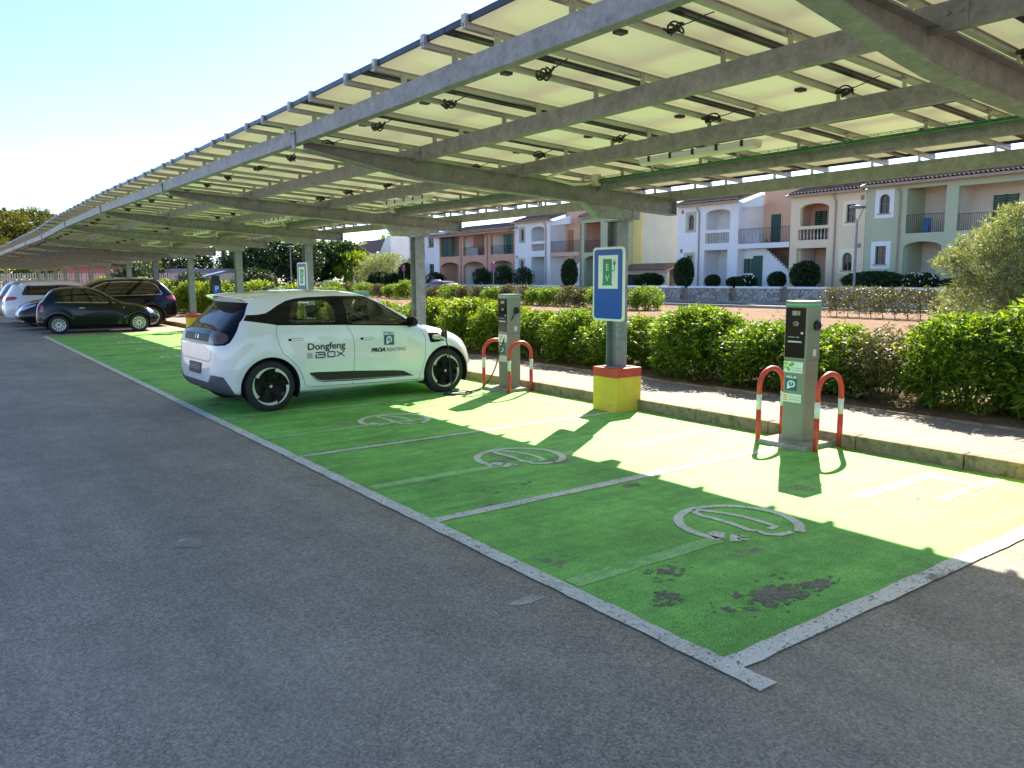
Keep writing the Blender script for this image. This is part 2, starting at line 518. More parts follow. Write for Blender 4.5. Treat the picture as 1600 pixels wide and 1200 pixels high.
# EV plug emblem painted in each bay
def emblem(cx, cy, seed):
    r = random.Random(seed); mb = MB()
    ring = [(.40 * cos(radians(a)) + .01, .40 * sin(radians(a))) for a in range(203, -72, -5)]
    mb.join(ribbon(ring, [.055 + .012 * abs(cos(radians(a + 40))) for a in range(203, -72, -5)]))
    car = [(.13, -.345), (.02, -.33), (-.045, -.265), (-.03, -.2), (-.06, -.14), (-.05, -.07), (-.04, .03), (-.045, .16), (-.06, .25), (-.045, .33), (0, .365), (.04, .34), (.08, .27), (.115, .19), (.15, .08), (.155, -.02), (.15, -.12), (.14, -.21), (.06, -.215)]
    mb.join(ribbon(car, .048))
    for pl in ([(-.385, -.13), (-.33, -.02), (-.27, -.03), (-.235, -.085), (-.33, -.155)],
               [(-.345, -.215), (-.23, -.125), (-.185, -.17), (-.29, -.26)],
               [(-.225, -.185), (-.21, -.165), (-.165, -.225), (-.185, -.24)],
               [(-.275, -.225), (-.26, -.205), (-.215, -.265), (-.235, -.28)]):
        mb.add([(x, y, 0) for x, y in pl], [tuple(range(len(pl) - 1, -1, -1))])
    mb.v = [(x + cx + r.uniform(-.004, .004), y + cy + r.uniform(-.004, .004), .0125) for x, y, z in mb.v]
    return mb
for k in range(10):
    if k == 3: continue
    struct('plug_emblem_road_marking', emblem(1.62, 1.2 + 2.5 * k, k), M['symbol'])
def patchy(cx, cy, rx, ry, seed, n=26):
    r = random.Random(seed); mb = MB()
    for _ in range(n):
        a = r.uniform(0, 2 * pi); q = r.random() ** .7; x = cx + rx * q * cos(a); y = cy + ry * q * sin(a); s = r.uniform(.006, .042) * (1.25 - q); k = 9
        mb.add([(x + s * 1.3 * cos(2 * pi * i / k) * r.uniform(.5, 1.2), y + s * sin(2 * pi * i / k) * r.uniform(.5, 1.2), .0105 + _ * 1e-5) for i in range(k)], [tuple(range(k))])
    return mb
wp = MB()
for (cx, cy, rx, ry, sd_, n) in ((.28, .61, .12, .10, 1, 40), (.82, .28, .26, .12, 2, 105), (1.12, .24, .16, .06, 3, 40), (1.75, 2.35, .10, .04, 4, 25), (.55, .85, .22, .12, 5, 26), (.9, 2.9, .4, .2, 6, 16), (.5, 3.4, .2, .2, 8, 10), (.75, .32, .45, .22, 12, 60), (.9, 5.1, .25, .03, 9, 16), (.5, 2.56, .3, .03, 10, 12), (2.2, 6.3, .5, .3, 11, 8)):
    wp.join(patchy(cx, cy, rx, ry, sd_, n))
tag(obj('worn_paint_patches', wp, m_asphalt('worn_patch', (.21, .20, .15))), kind='structure')
# scuffs on the asphalt
def blob(cx, cy, rx, ry, z, seed, n=18):
    r = random.Random(seed)
    return MB().add([(cx + rx * cos(2 * pi * i / n) * r.uniform(.6, 1.1), cy + ry * sin(2 * pi * i / n) * r.uniform(.6, 1.1), z) for i in range(n)], [tuple(range(n))])
struct('pale_scuff_road_marking', blob(-1.49, 3.06, .10, .13, .0065, 3), m_paint('scuff', (.44, .42, .38), ASP, wear=.50, speck=.7))
struct('pale_scuff_road_marking', blob(-.30, 1.03, .12, .05, .0065, 4), bpy.data.materials['scuff'])

# kerb, pavement, planting strip, street
mb = MB(); y = -20.0; i = 0; rk = random.Random(5)
while y < 110:
    l = 1.0
    dx = rk.uniform(-.006, .006); dz = rk.uniform(-.004, .004)
    mb.box(4.43 + dx, 4.56 + dx, y + .004, y + l - .004, -.1, .142 + dz); y += l
struct('pavement_kerb', mb, M['kerb'], bevel=.012)
g = MB(); g.add([(4.555, -20, .138), (5.95, -20, .138), (5.95, 110, .138), (4.555, 110, .138)], [(0, 1, 2, 3)])
struct('pavement', g, M['pavers'])
mb = MB(); y = -20
while y < 110:
    mb.box(5.95, 6.03, y + .004, y + .996, -.1, .16 + rk.uniform(-.008, .008)); y += 1
struct('planting_kerb', mb, M['kerb'], bevel=.01)
def sheet(x0, x1, y0, y1, nx, ny, zf):
    mb = MB(); vs = [(x0 + (x1 - x0) * i / nx, y0 + (y1 - y0) * j / ny, zf(x0 + (x1 - x0) * i / nx, y0 + (y1 - y0) * j / ny)) for j in range(ny + 1) for i in range(nx + 1)]
    return mb.add(vs, [(j * (nx + 1) + i, j * (nx + 1) + i + 1, (j + 1) * (nx + 1) + i + 1, (j + 1) * (nx + 1) + i) for j in range(ny) for i in range(nx)])
mb = sheet(6.03, 9.2, -20, 110, 14, 260, lambda x, y: (.13 + .03 * sin(x * 5 + y * 3) * sin(y * 7 - x * 2)) * min(1, (9.2 - x) / 1.4) + .006)
struct('planting_soil_ground', mb, M['soil'], smooth=True)
g = MB(); g.add([(33.0, -40, .004), (38.2, -40, .004), (38.2, 200, .004), (33.0, 200, .004)], [(0, 1, 2, 3)])
struct('street_road', g, m_asphalt('street_asphalt', (.10, .11, .13)))
g = MB(); g.box(38.2, 38.98, -40, 200, -.1, .12)
struct('street_pavement', g, M['concrete'])
g = MB(); g.box(32.8, 33.0, -40, 200, -.1, .13)
struct('street_kerb', g, M['concrete'])
g = MB(); g.box(39.3, 60, -40, 200, -.1, .95)
struct('terrace_ground', g, m_concrete('terrace_paving', (.36, .27, .2)))

# fallen leaves and straw on the soil edge and pavement
def litter(n, x0, x1, y0, y1, z, size, seed):
    r = random.Random(seed); mb = MB()
    for _ in range(n):
        x = x0 + (x1 - x0) * r.random() ** 1.0; yy = r.uniform(y0, y1); a = r.uniform(0, pi); s = size * r.uniform(.5, 1.3)
        c, q = cos(a), sin(a); h = r.uniform(.002, .012)
        mb.add([(x - c * s, yy - q * s, z + .003), (x + q * s * .3, yy - c * s * .3, z + h), (x + c * s, yy + q * s, z + .004), (x - q * s * .3, yy + c * s * .3, z + h)], [(0, 1, 2, 3)])
    return mb
tag(obj('fallen_leaves', litter(900, 5.55, 6.25, -2, 16, .145, .035, 1), plain('dry_leaf', (.36, .25, .14), .8, 0, .4, 3)), kind='stuff')
tag(obj('kerb_debris', litter(500, 4.25, 4.43, -2, 16, .012, .018, 2), bpy.data.materials['dry_leaf']), kind='stuff')

tag(obj('scattered_leaves', litter(70, -5, 4.3, -1, 14, .013, .022, 4), bpy.data.materials['dry_leaf']), kind='stuff')
# ================================================================== SOLAR CARPORT
S = .0535
_dz = pchip([(-10, 0), (5, 0), (10, .033), (15, .085), (20, .085), (25.5, .0), (30, .01), (40, 0), (120, 0)])
DZ = lambda y: _dz(y)
PURX = [.08, 1.27, 2.5, 3.72, 4.95]
NF = 14
FRY = lambda k: 4.93 + 5.03 * k         # rafters
CLY = lambda k: 5.16 + 5.05 * k         # columns
port = thing('solar_carport', 'long galvanised steel carport roofed with solar panels over the green parking bays', 'carport', (0, 0, 0))
def rafter_mb(y):
    z0 = DZ(y); mb = MB()
    xs = [.125, .4, .8, 1.1, 1.35, 1.7, 2.4, 3.2, 4.1, 4.98]
    top = [2.916 - S * x for x in xs]
    dep = [.075, .105, .148, .178, .198, .20, .20, .20, .20, .20]
    h = .065
    for i in range(len(xs) - 1):
        a, b = xs[i], xs[i + 1]; ta, tb = top[i] + z0, top[i + 1] + z0; ba, bb = ta - dep[i], tb - dep[i + 1]
        def prism(yl, yr, A0, A1, B0, B1):
            mb.add([(a, yl, A0), (a, yr, A0), (a, yr, A1), (a, yl, A1), (b, yl, B0), (b, yr, B0), (b, yr, B1), (b, yl, B1)],
                   [(0, 1, 2, 3), (7, 6, 5, 4), (0, 4, 5, 1), (1, 5, 6, 2), (2, 6, 7, 3), (3, 7, 4, 0)])
        prism(y - .004, y + .004, ba + .011, ta - .011, bb + .011, tb - .011)
        prism(y - h, y + h, ta - .012, ta, tb - .012, tb)
        prism(y - h, y + h, ba, ba + .012, bb, bb + .012)
    mb.box(4.975, 4.985, y - h, y + h, top[-1] + z0 - .2, top[-1] + z0 - .001)
    return mb
def plate_mb(y, X):
    z0 = DZ(y); mb = MB()
    if X == PURX[0]:
        mb.box(.028, .04, y - .035, y + .035, 2.835 + z0, 3.0 + z0)
        for s in (-.02, .02): mb.lathe([(0, .020), (.009, .020), (.009, .03)], 'x', (0, y + s, 2.97 + z0), 6)
        return mb
    zt = 3.01 - S * (X - .08) + z0
    mb.box(X - .047, X - .037, y - .19, y + .19, zt - .135, zt - .008)
    for s in (-1, 1):
        for q in (-.03, .03): mb.lathe([(0, -.012), (.011, -.012), (.011, 0.001)], 'x', (X - .047, y + s * .13 + q, zt - .06), 6)
    return mb
for k in range(-2, NF):
    y = FRY(k)
    obj('rafter', rafter_mb(y), M['galv'], port)
    for X in PURX: obj('splice_plate', plate_mb(y, X), M['galv'], port)
def column_mb(k):
    y = CLY(k); mb = MB(); x = 4.25; h = .092; zt = 2.36 + DZ(y)
    mb.box(x - h, x + h, y - h, y - h + .011, .5, zt); mb.box(x - h, x + h, y + h - .011, y + h, .5, zt)
    mb.box(x - .004, x + .004, y - h + .012, y + h - .012, .5, zt)
    mb.box(x - .13, x + .13, y - .13, y + .13, .552, .568)
    mb.box(x - .12, x + .12, y - .14, y + .12, zt, zt + .014)
    # knee bracket under the rafter
    yr = FRY(k); z0 = DZ(y)
    for s in (-.055, .055):
        vs = [(3.48, 2.526), (3.66, 2.375), (4.34, 2.375), (4.34, 2.48)]
        A = [(a, yr + s - .005, b + z0) for a, b in vs]; B = [(a, yr + s + .005, b + z0) for a, b in vs]
        mb.add(A + B, [(0, 1, 2, 3), (7, 6, 5, 4), (0, 4, 5, 1), (1, 5, 6, 2), (2, 6, 7, 3), (3, 7, 4, 0)])
    mb.add([(3.48, yr - .06, 2.526 + z0), (3.48, yr + .06, 2.526 + z0), (3.66, yr + .06, 2.374 + z0), (3.66, yr - .06, 2.374 + z0), (4.34, yr + .06, 2.374 + z0), (4.34, yr - .06, 2.374 + z0)],
           [(0, 1, 2, 3), (3, 2, 4, 5)])
    mb.box(4.20, 4.21, yr - .06, yr + .06, 2.37 + z0, 2.485 + z0)
    return mb
for k in range(-2, NF):
    obj('column', column_mb(k), M['galv'], port)
    y = CLY(k); mb = MB(); h = .215
    mb.box(4.05, 4.05 + .43, y - h, y + h, 0, .44, 0); mb.box(4.047, 4.483, y - h - .003, y + h + .003, .44, .555, 1)
    o = obj('footing', mb, [M['yellow'], M['red']], port, bevel=.008)
def purlin_mb(j, k):
    X = PURX[j]; y0, y1 = FRY(k), FRY(k + 1); mb = MB(); t = .006
    za, zb = DZ(y0), DZ(y1); zt = 3.01 - S * (X - .08); hh = .128; wd = .075
    def slab(x0, x1, c0, c1):
        mb.add([(x0, y0, c0 + za), (x1, y0, c0 + za), (x1, y1, c0 + zb), (x0, y1, c0 + zb), (x0, y0, c1 + za), (x1, y0, c1 + za), (x1, y1, c1 + zb), (x0, y1, c1 + zb)],
               [(0, 3, 2, 1), (4, 5, 6, 7), (0, 1, 5, 4), (1, 2, 6, 5), (2, 3, 7, 6), (3, 0, 4, 7)])
    slab(X - wd / 2, X - wd / 2 + t, zt - hh, zt)
    slab(X - wd / 2 + t, X + wd / 2, zt - t, zt)
    slab(X - wd / 2 + t, X + wd / 2, zt - hh, zt - hh + t)
    slab(X + wd / 2 - t, X + wd / 2, zt - hh + t, zt - hh + .025)
    return mb
far = MB()
for k in range(-2, NF - 1):
    for j in range(5):
        if k < 16: obj('purlin', purlin_mb(j, k), M['galv'], port)
        else: far.join(purlin_mb(j, k))
tag(obj('far_purlins', far, M['galv'], port), kind='stuff')

# rails with their little posts, solar panels
PITCH_P = 1.134; Y0P = .936
def zr(x, y): return 3.083 - S * (x + .13) + DZ(y)     # underside of a rail
def rail_mb(y):
    mb = MB(); x0, x1 = -.14, 5.27; w2 = .019; hh = .034
    a, b = zr(x0, y), zr(x1, y)
    for (wa, wb, c0, c1) in ((-w2, w2, 0, .008), (-w2, -w2 + .012, .008, hh), (w2 - .012, w2, .008, hh), (-w2 - .008, w2 + .008, hh - .006, hh)):
        mb.add([(x0, y + wa, a + c0), (x0, y + wb, a + c0), (x0, y + wb, a + c1), (x0, y + wa, a + c1), (x1, y + wa, b + c0), (x1, y + wb, b + c0), (x1, y + wb, b + c1), (x1, y + wa, b + c1)],
               [(0, 1, 2, 3), (7, 6, 5, 4), (0, 4, 5, 1), (1, 5, 6, 2), (2, 6, 7, 3), (3, 7, 4, 0)])
    # end clamp on top of the panels
    mb.box(x0 + .0, x0 + .045, y - .022, y + .022, a + hh, a + hh + .045)
    mb.box(x1 - .05, x1 - .01, y - .022, y + .022, b + hh, b + hh + .04)
    for i, X in enumerate(PURX):
        zt = 3.01 - S * (X - .08) + DZ(y); sgn = -1
        yy = y + sgn * .026
        mb.box(X - .022, X + .022, yy - .003, yy + .003, zt, zr(X, y) + .02)
        mb.box(X - .022, X + .022, yy - .035, yy - .003, zt, zt + .005)
        mb.lathe([(0, -.012), (.007, -.012), (.007, 0)], 'y', (X, yy - .003, zr(X, y) + .008), 6)
    return mb
far = MB(); nr = 0
for k in range(-6, 62):
    for s in (-.233, .233):
        y = Y0P + k * PITCH_P + s
        if nr < 100: obj('rail', rail_mb(y), M['alu'], port)
        else: far.join(rail_mb(y))
        nr += 1
tag(obj('far_rails', far, M['alu'], port), kind='stuff')
def panel_mb(row, k):
    x0 = -.12 + row * 1.767; x1 = x0 + 1.755; y0 = Y0P + k * PITCH_P + .005; y1 = y0 + PITCH_P - .010
    mb = MB()
    def zq(x, y): return zr(x, (y0 + y1) / 2) + .036
    def quadbox(a, b, c, d, lo, hi, mi):
        vs = [(x, y, zq(x, y) + h) for h in (lo, hi) for (x, y) in ((a, c), (b, c), (b, d), (a, d))]
        mb.add(vs, [(0, 3, 2, 1), (4, 5, 6, 7), (0, 1, 5, 4), (1, 2, 6, 5), (2, 3, 7, 6), (3, 0, 4, 7)], mi)
    f = .024
    mb.add([(x, y, zq(x, y) + .028) for x, y in ((x0 + .004, y0 + .004), (x1 - .004, y0 + .004), (x1 - .004, y1 - .004), (x0 + .004, y1 - .004))], [(0, 3, 2, 1)], 0)
    for a, b, c, d in ((x0, x1, y0, y0 + f), (x0, x1, y1 - f, y1), (x0, x0 + .013, y0 + f, y1 - f), (x1 - .013, x1, y0 + f, y1 - f)):
        quadbox(a, b, c, d, 0, .003, 1)
    for a, b, c, d in ((x0, x1, y0, y0 + .004), (x0, x1, y1 - .004, y1), (x0, x0 + .004, y0 + .004, y1 - .004), (x1 - .004, x1, y0 + .004, y1 - .004)):
        quadbox(a, b, c, d, .003, .036, 1)
    return mb
def coil_mb(seed):
    r = random.Random(seed); mb = MB()
    cx, cy = 0, 0
    for q in range(4):
        R1 = r.uniform(.045, .075); R2 = r.uniform(.02, .045); t0 = r.uniform(-.3, .3); dx, dy, dzz = r.uniform(-.02, .02), r.uniform(-.025, .025), r.uniform(-.03, .01)
        pts = []
        for i in range(17):
            a = 2 * pi * i / 16
            pts.append((dx + R2 * cos(a) + .015 * sin(a), dy + R1 * sin(a + t0), dzz - .02 + .018 * sin(a * 2 + q)))
        mb.tube(pts, .0062, 5)
    mb.tube([(0, -.05, -.02), (.02, -.12, -.005), (.05, -.17, .02), (.07, -.22, .03)], .004, 5)
    mb.tube([(0, .03, -.03), (-.02, .07, -.035), (-.03, .09, -.02)], .010, 6)
    return mb
COILS = []
for q in range(4):
    me = bpy.data.meshes.new('cable_coil'); cm = coil_mb(q); me.from_pydata(cm.v, [], cm.f); me.materials.append(M['black'])
    me.polygons.foreach_set('use_smooth', [True] * len(me.polygons)); COILS.append(me)
jb = MB().box(-.035, .035, -.028, .028, -.020, .0); jbm = bpy.data.meshes.new('junction_box'); jbm.from_pydata(jb.v, [], jb.f); jbm.materials.append(M['black'])
far = MB(); npn = 0; rc = random.Random(3)
for k in range(-5, 62):
    for row in range(3):
        if npn < 100:
            p = obj('solar_panel', panel_mb(row, k), [M['backsheet'], M['panel_frame']], port)
            yb = Y0P + k * PITCH_P
            if row < 3:
                xm = -.12 + row * 1.767 + .80
                c = bpy.data.objects.new('cable_coil', rc.choice(COILS)); COL.objects.link(c); c.parent = p
                c.location = (xm + rc.uniform(-.04, .04), yb + .08 + rc.uniform(-.02, .03), zr(xm, yb) + .012); c.rotation_euler = (0, 0, rc.uniform(-.5, .5)); c.scale = [rc.uniform(.85, 1.2)] * 3
                jx = bpy.data.objects.new('junction_box', jbm); COL.objects.link(jx); jx.parent = p
                jx.location = (xm - .02, yb + .46, zr(xm, yb + .46) + .0615)
            npn += 1
        else:
            far.join(panel_mb(row, k))
            xm = -.12 + row * 1.767 + .8; yb = Y0P + k * PITCH_P
            far.box(xm - .05, xm + .05, yb + .02, yb + .14, zr(xm, yb) - .02, zr(xm, yb) + .03, 1)
tag(obj('far_solar_panels', far, [M['backsheet'], M['panel_frame']], port), kind='stuff')

# wire cable tray with green cable along the fourth purlin
def tray_mb(k):
    y0, y1 = FRY(k) + .1, FRY(k + 1) - .1; X = PURX[3] - .075; mb = MB(); n = 46
    z = lambda y: 2.775 + DZ(y)
    for (dx, dzz) in ((-.03, .05), (-.03, .0), (.0, -.015), (.03, .0), (.03, .05)):
        mb.bar((X + dx, y0, z(y0) + dzz), (X + dx, y1, z(y1) + dzz), .004, .004)
    for i in range(n + 1):
        y = y0 + (y1 - y0) * i / n; zz = z(y)
        mb.bar((X - .03, y, zz + .05), (X - .03, y, zz - .015), .004, .004, up=(1, 0, 0))
        mb.bar((X - .03, y, zz - .015), (X + .03, y, zz - .015), .004, .004)
    return mb
def gcable_mb(k):
    y0, y1 = FRY(k) + .05, FRY(k + 1) - .05; X = PURX[3] - .075; mb = MB(); r = random.Random(k)
    for c in range(4):
        pts = []
        for i in range(13):
            y = y0 + (y1 - y0) * i / 12
            pts.append((X - .022 + c * .012 + r.uniform(-.004, .004), y, 2.775 + DZ(y) + .003 + c % 2 * .016 + r.uniform(-.004, .006)))
        mb.tube(pts, .0075, 6)
    return mb
for k in range(-2, 10):
    t = obj('cable_tray', tray_mb(k), M['galv'], port)
    obj('cable', gcable_mb(k), M['greencable'], t)
for k in range(0, 6):
    y = FRY(k); mb = MB()
    mb.box(3.58, 3.66, y - .10, y - .02, 2.73 + DZ(y), 2.86 + DZ(y))
    obj('connection_box', mb, M['lampbody'], port, bevel=.005)
    mb = MB(); z0 = DZ(y)
    mb.tube([(2.62, y - .75, 2.76 + z0), (2.64, y - .5, 2.745 + z0), (2.72, y - .28, 2.74 + z0), (2.95, y - .12, 2.75 + z0), (3.25, y - .09, 2.72 + z0), (3.45, y - .08, 2.74 + z0), (3.58, y - .06, 2.77 + z0)], .016, 8)
    obj('conduit', mb, M['lampbody'], port, smooth=True)

# strip lights hanging under the third purlin
names = ['first', 'second', 'third', 'fourth', 'fifth']
for k in range(-1, 5):
    yc = FRY(k) + 2.55; z0 = DZ(yc)
    if k == -1: continue
    desc = {0: 'pale plastic strip light over the nearest charging bays in front of the white hatchback', 1: 'pale plastic strip light above the parked white hatchback roof'}
    t = thing('strip_light', '', 'light fixture', (2.585, FRY(k) - 2.45, 2.715 + DZ(FRY(k) - 2.45)), 0, 'strip lights under the carport roof')
    t['label'] = ['pale plastic strip light under the roof between the camera and the blue sign column',
                  'pale plastic strip light under the roof above the white hatchback',
                  'small pale strip light under the roof in the second span beyond the white hatchback',
                  'small pale strip light under the roof in the third span beyond the white hatchback',
                  'smallest pale strip light visible, far along under the roof'][k]
    mb = MB(); mb.box(-.05, .05, -.62, .62, .0, .022); obj('housing', mb, M['white'], t)
    pr = [(-.05, 0), (-.042, -.03), (-.02, -.045), (.02, -.045), (.042, -.03), (.05, 0)]
    mb = MB(); A = [(x, -.62, z) for x, z in pr]; B = [(x, .62, z) for x, z in pr]; n = len(pr)
    mb.add(A + B, [tuple(range(n)), tuple(range(2 * n - 1, n - 1, -1))] + [(i, n + i, n + i + 1, i + 1) for i in range(n - 1)])
    obj('diffuser', mb, M['lampbody'], t)
    mb = MB()
    for q in range(5):
        for s in (-1, 1): mb.box(s * .05 - .006, s * .05 + .006, -.5 + q * .25 - .012, -.5 + q * .25 + .012, -.02, .028)
    obj('clip', mb, M['black'], t)

# ================================================================== EV SIGNS
def sign_parts(t):
    """faces -X; local origin = sign centre"""
    def place(mb, x, mi=None):  # local 2-D (u right as seen from -X = -Y, v up)
        mb.v = [(x - p[2], -p[0], p[1]) for p in mb.v]; return mb
    W, H = .56, .91
    mb = place(flat([rrect(-W / 2, W / 2, -H / 2, H / 2, .05)], .022), 0); obj('plate', mb, M['signwhite'], t)
    face = place(flat([rrect(-W / 2 + .028, W / 2 - .028, -H / 2 + .028, H / 2 - .028, .04)], .002), -.0125); f = obj('blue_face', face, M['signblue'], t)
    mb = place(flat([[(-.175, -.055), (.175, -.055), (.175, .355), (-.175, .355)]], .002), -.0145); obj('pictogram_panel', mb, M['signwhite'], t)
    pic = MB()
    pic.join(flat([[(-.09, -.005), (.07, -.005), (.07, .31), (-.09, .31)], ], .002))
    pic.join(flat([[(-.10, -.015), (.08, -.015), (.08, .003), (-.10, .003)]], .0024))
    pic.join(ribbon([(.07, .165), (.108, .165), (.116, .175), (.116, .235)], .013))
    pic.join(flat([[(.092, .27), (.14, .27), (.14, .255), (.126, .232), (.106, .232), (.092, .255)]], .002))
    pic.join(flat([[(.098, .27), (.106, .27), (.106, .30), (.098, .30)]], .002)); pic.join(flat([[(.126, .27), (.134, .27), (.134, .30), (.126, .30)]], .002))
    obj('pump_pictogram', place(pic, -.0165), M['signgreen'], t)
    tx = MB()
    a = text('E', .115); a.v = [(x - .01, y + .205, z) for x, y, z in a.v]; tx.join(a)
    a = text('V', .115); a.v = [(x - .01, y + .07, z) for x, y, z in a.v]; tx.join(a)
    obj('lettering', place(tx, -.0185), M['signwhite'], t)
    mb = MB()
    for zz in (-.28, .28):
        mb.box(.012, .045, -.10, .10, zz - .02, zz + .02)
    obj('bracket', mb, M['galv'], t)
s1 = thing('parking_sign', 'large blue charging sign with green pump pictogram above the nearest yellow and red footing', 'sign', (4.105, 5.16, 1.595), 0, 'charging signs on the carport columns')
sign_parts(s1)
dup(s1, (4.105, 15.24, 1.595), label='blue charging sign on a column seen beyond the roof of the white hatchback')

# ================================================================== CHARGERS AND HOOPS
ch = thing('charging_post', 'grey charging post with black screen and stickers between red and white hoops, nearest the camera', 'charging post', (4.235, 2.5, 0), 0, 'charging posts along the kerb')
mb = MB(); mb.add([], []); mb = flat([rrect(-.30, .22, -.27, .27, .02)], .05); mb.v = [(x, y, z + .030) for x, y, z in mb.v]
obj('plinth', mb, M['concrete'], ch, bevel=.01)
prof = rrect(-.125, .125, -.125, .125, .022, 4)
def extr(pl, z0, z1): return (lambda m: (setattr(m, 'v', [(x, y, z + (z0 + z1) / 2) for x, y, z in m.v]), m)[1])(flat([pl], z1 - z0))
obj('cabinet', extr(rrect(-.121, .121, -.121, .121, .022, 4), .055, .86), M['chgrey'], ch)
obj('head', extr(prof, .863, 1.395), M['chgrey'], ch)
obj('led_strip', extr(rrect(-.124, .124, -.124, .124, .022, 4), 1.396, 1.412), M['led'], ch)
obj('lid', extr(prof, 1.413, 1.44), M['chgrey'], ch, bevel=.004)
def front(mb, x): # 2-D (u right seen from -X, v up)
    mb.v = [(x - p[2], -p[0], p[1]) for p in mb.v]; return mb
sc_ = obj('screen', front(flat([rrect(-.106, .113, .885, 1.375, .004)], .004), -.126), M['screen'], ch)
mk = MB()
mk.join(flat([[(-.055, 1.30), (-.012, 1.30), (-.012, 1.345), (-.055, 1.345)]])); mk.join(flat([[(-.008, 1.30), (.012, 1.30), (.012, 1.345), (-.008, 1.345)]]))
mk.v = [(-.11 + (p[0] + .11) * 1.33, p[1], p[2]) for p in mk.v]; obj('display', front(mk, -.129), plain('display_glass', (.30, .24, .20), .2, 0, .2, 20), sc_)
mk = MB(); mk.join(ribbon([(-.022 + .02 * cos(a * pi / 10), 1.22 + .02 * sin(a * pi / 10)) for a in range(20)], .004, True))
mk.join(ribbon([(-.028, 1.212), (-.02, 1.22), (-.028, 1.228)], .003)); mk.join(ribbon([(-.018, 1.208), (-.008, 1.22), (-.018, 1.232)], .003))
mk.join(flat([arc(.033, 1.13, .012, 0, 330, 12)])); mk.join(flat([[(-.085, 1.085), (-.022, 1.085), (-.022, 1.090), (-.085, 1.090)]])); mk.join(flat([[(-.012, 1.085), (.01, 1.085), (.01, 1.092), (-.012, 1.092)]]))
mk.join(flat([[(-.085, 1.035), (.032, 1.035), (.032, 1.05), (-.085, 1.05)]]))
mk.v = [(-.11 + (p[0] + .11) * 1.33, p[1], p[2]) for p in mk.v]; obj('screen_marking', front(mk, -.129), plain('pale_print', (.55, .54, .5), .5, 0, 0), sc_)
# stickers
def sticker(name, mb, m, par, x):
    mb.v = [(-.118 + (p[0] + .118) * 1.27, p[1], p[2]) for p in mb.v]
    return obj(name, front(mb, x), m, par)
st = sticker('leaf_sticker', flat([[(-.115, .735), (.055, .735), (.055, .845), (-.115, .845)]], .002), M['signwhite'], ch, -.1222)
lf = MB()
for cx, cy, a, l, wd in ((-.045, .815, 35, .058, .034), (-.072, .77, -60, .046, .028)):
    c, s = cos(radians(a)), sin(radians(a))
    lf.join(flat([[(cx + c * l * .5 * cos(t) - s * wd * .5 * sin(t), cy + s * l * .5 * cos(t) + c * wd * .5 * sin(t)) for t in [i * 2 * pi / 14 for i in range(14)]]]))
sticker('leaf_emblem', lf, M['leafgreen'], st, -.1238)
lf = flat([[(-.095 + .022 * cos(t), .822 + .018 * sin(t)) for t in [i * 2 * pi / 12 for i in range(12)]]]); lf.join(flat([[(-.1 + .012 * cos(t), .785 + .012 * sin(t)) for t in [i * 2 * pi / 12 for i in range(12)]]]))
sticker('pale_leaf_emblem', lf, plain('sticker_lime', (.42, .55, .05), .4, 0, 0), st, -.1238)
tx = text('Illes balears', .021, width=.095); tx.v = [(x + .003, y + .782, z) for x, y, z in tx.v]; t2 = text('Sostenibles', .021, width=.095); t2.v = [(x + .003, y + .758, z) for x, y, z in t2.v]; tx.join(t2)
sticker('lettering', tx, M['inkgrey'], st, -.1238)
st = sticker('network_sticker', flat([[(-.095, .555), (.008, .555), (.008, .71), (-.095, .71)]], .002), M['tealblue'], ch, -.1222)
tx = text('MELIB', .036, width=.092, offset=.0012); tx.v = [(x - .043, y + .690, z) for x, y, z in tx.v]
pin = arc(-.042, .622, .036, -60, 180, 22) + [(-.078, .57), (-.062, .572), (-.05, .585)]
tx.join(flat([pin, arc(-.042, .622, .022, 0, 345, 18)]))
tx.join(flat([[(-.044, .640), (-.034, .640), (-.040, .625), (-.033, .625), (-.046, .604), (-.043, .618), (-.050, .618)]]))
sticker('lettering', tx, M['signwhite'], st, -.1238)
st = sticker('authority_sticker', flat([[(-.118, .44), (.05, .44), (.05, .525), (-.118, .525)]], .002), M['signwhite'], ch, -.1222)
tx = text('Govern de les', .022, width=.10); tx.v = [(x - .008, y + .496, z) for x, y, z in tx.v]; t2 = text('Illes Balears', .022, width=.10); t2.v = [(x - .008, y + .468, z) for x, y, z in t2.v]; tx.join(t2)
sticker('lettering', tx, M['inkgrey'], st, -.1238)
lf = MB()
for i in range(3):
    for j in range(2): lf.join(flat([arc(-.1 + j * .018, .46 + i * .022, .009, 0, 320, 8)]))
sticker('crest', lf, M['orange'], st, -.1238)
# side socket (faces -Y)
mb = MB(); mb.lathe([(0, -.150), (.02, -.150), (.024, -.158), (.040, -.158), (.048, -.150), (.050, -.124)], 'y', (.035, 0, 1.20), 28)
obj('socket', mb, M['black'], ch, smooth='auto')
mb = MB(); mb.lathe([(0, .150), (.02, .150), (.024, .158), (.040, .158), (.048, .150), (.050, .124)], 'y', (.035, 0, 1.20), 28)
obj('socket', mb, M['black'], ch, smooth='auto')
mb = MB(); mb.box(.0, .05, -.1265, -.123, .90, .965); obj('door_latch', mb, M['lampbody'], ch)
mb = MB(); mb.box(-.06, -.055, .12, .16, .60, .608); obj('chain_hook', mb, M['galv'], ch)
dup(ch, (4.235, 7.45, 0), label='grey charging post with a narrow black screen beside the nose of the white hatchback')
dup(ch, (4.235, 12.5, 0), label='charging post whose top shows above the middle of the white hatchback roof')
dup(ch, (4.235, 17.5, 0), label='charging post whose top shows above the back of the white hatchback roof')

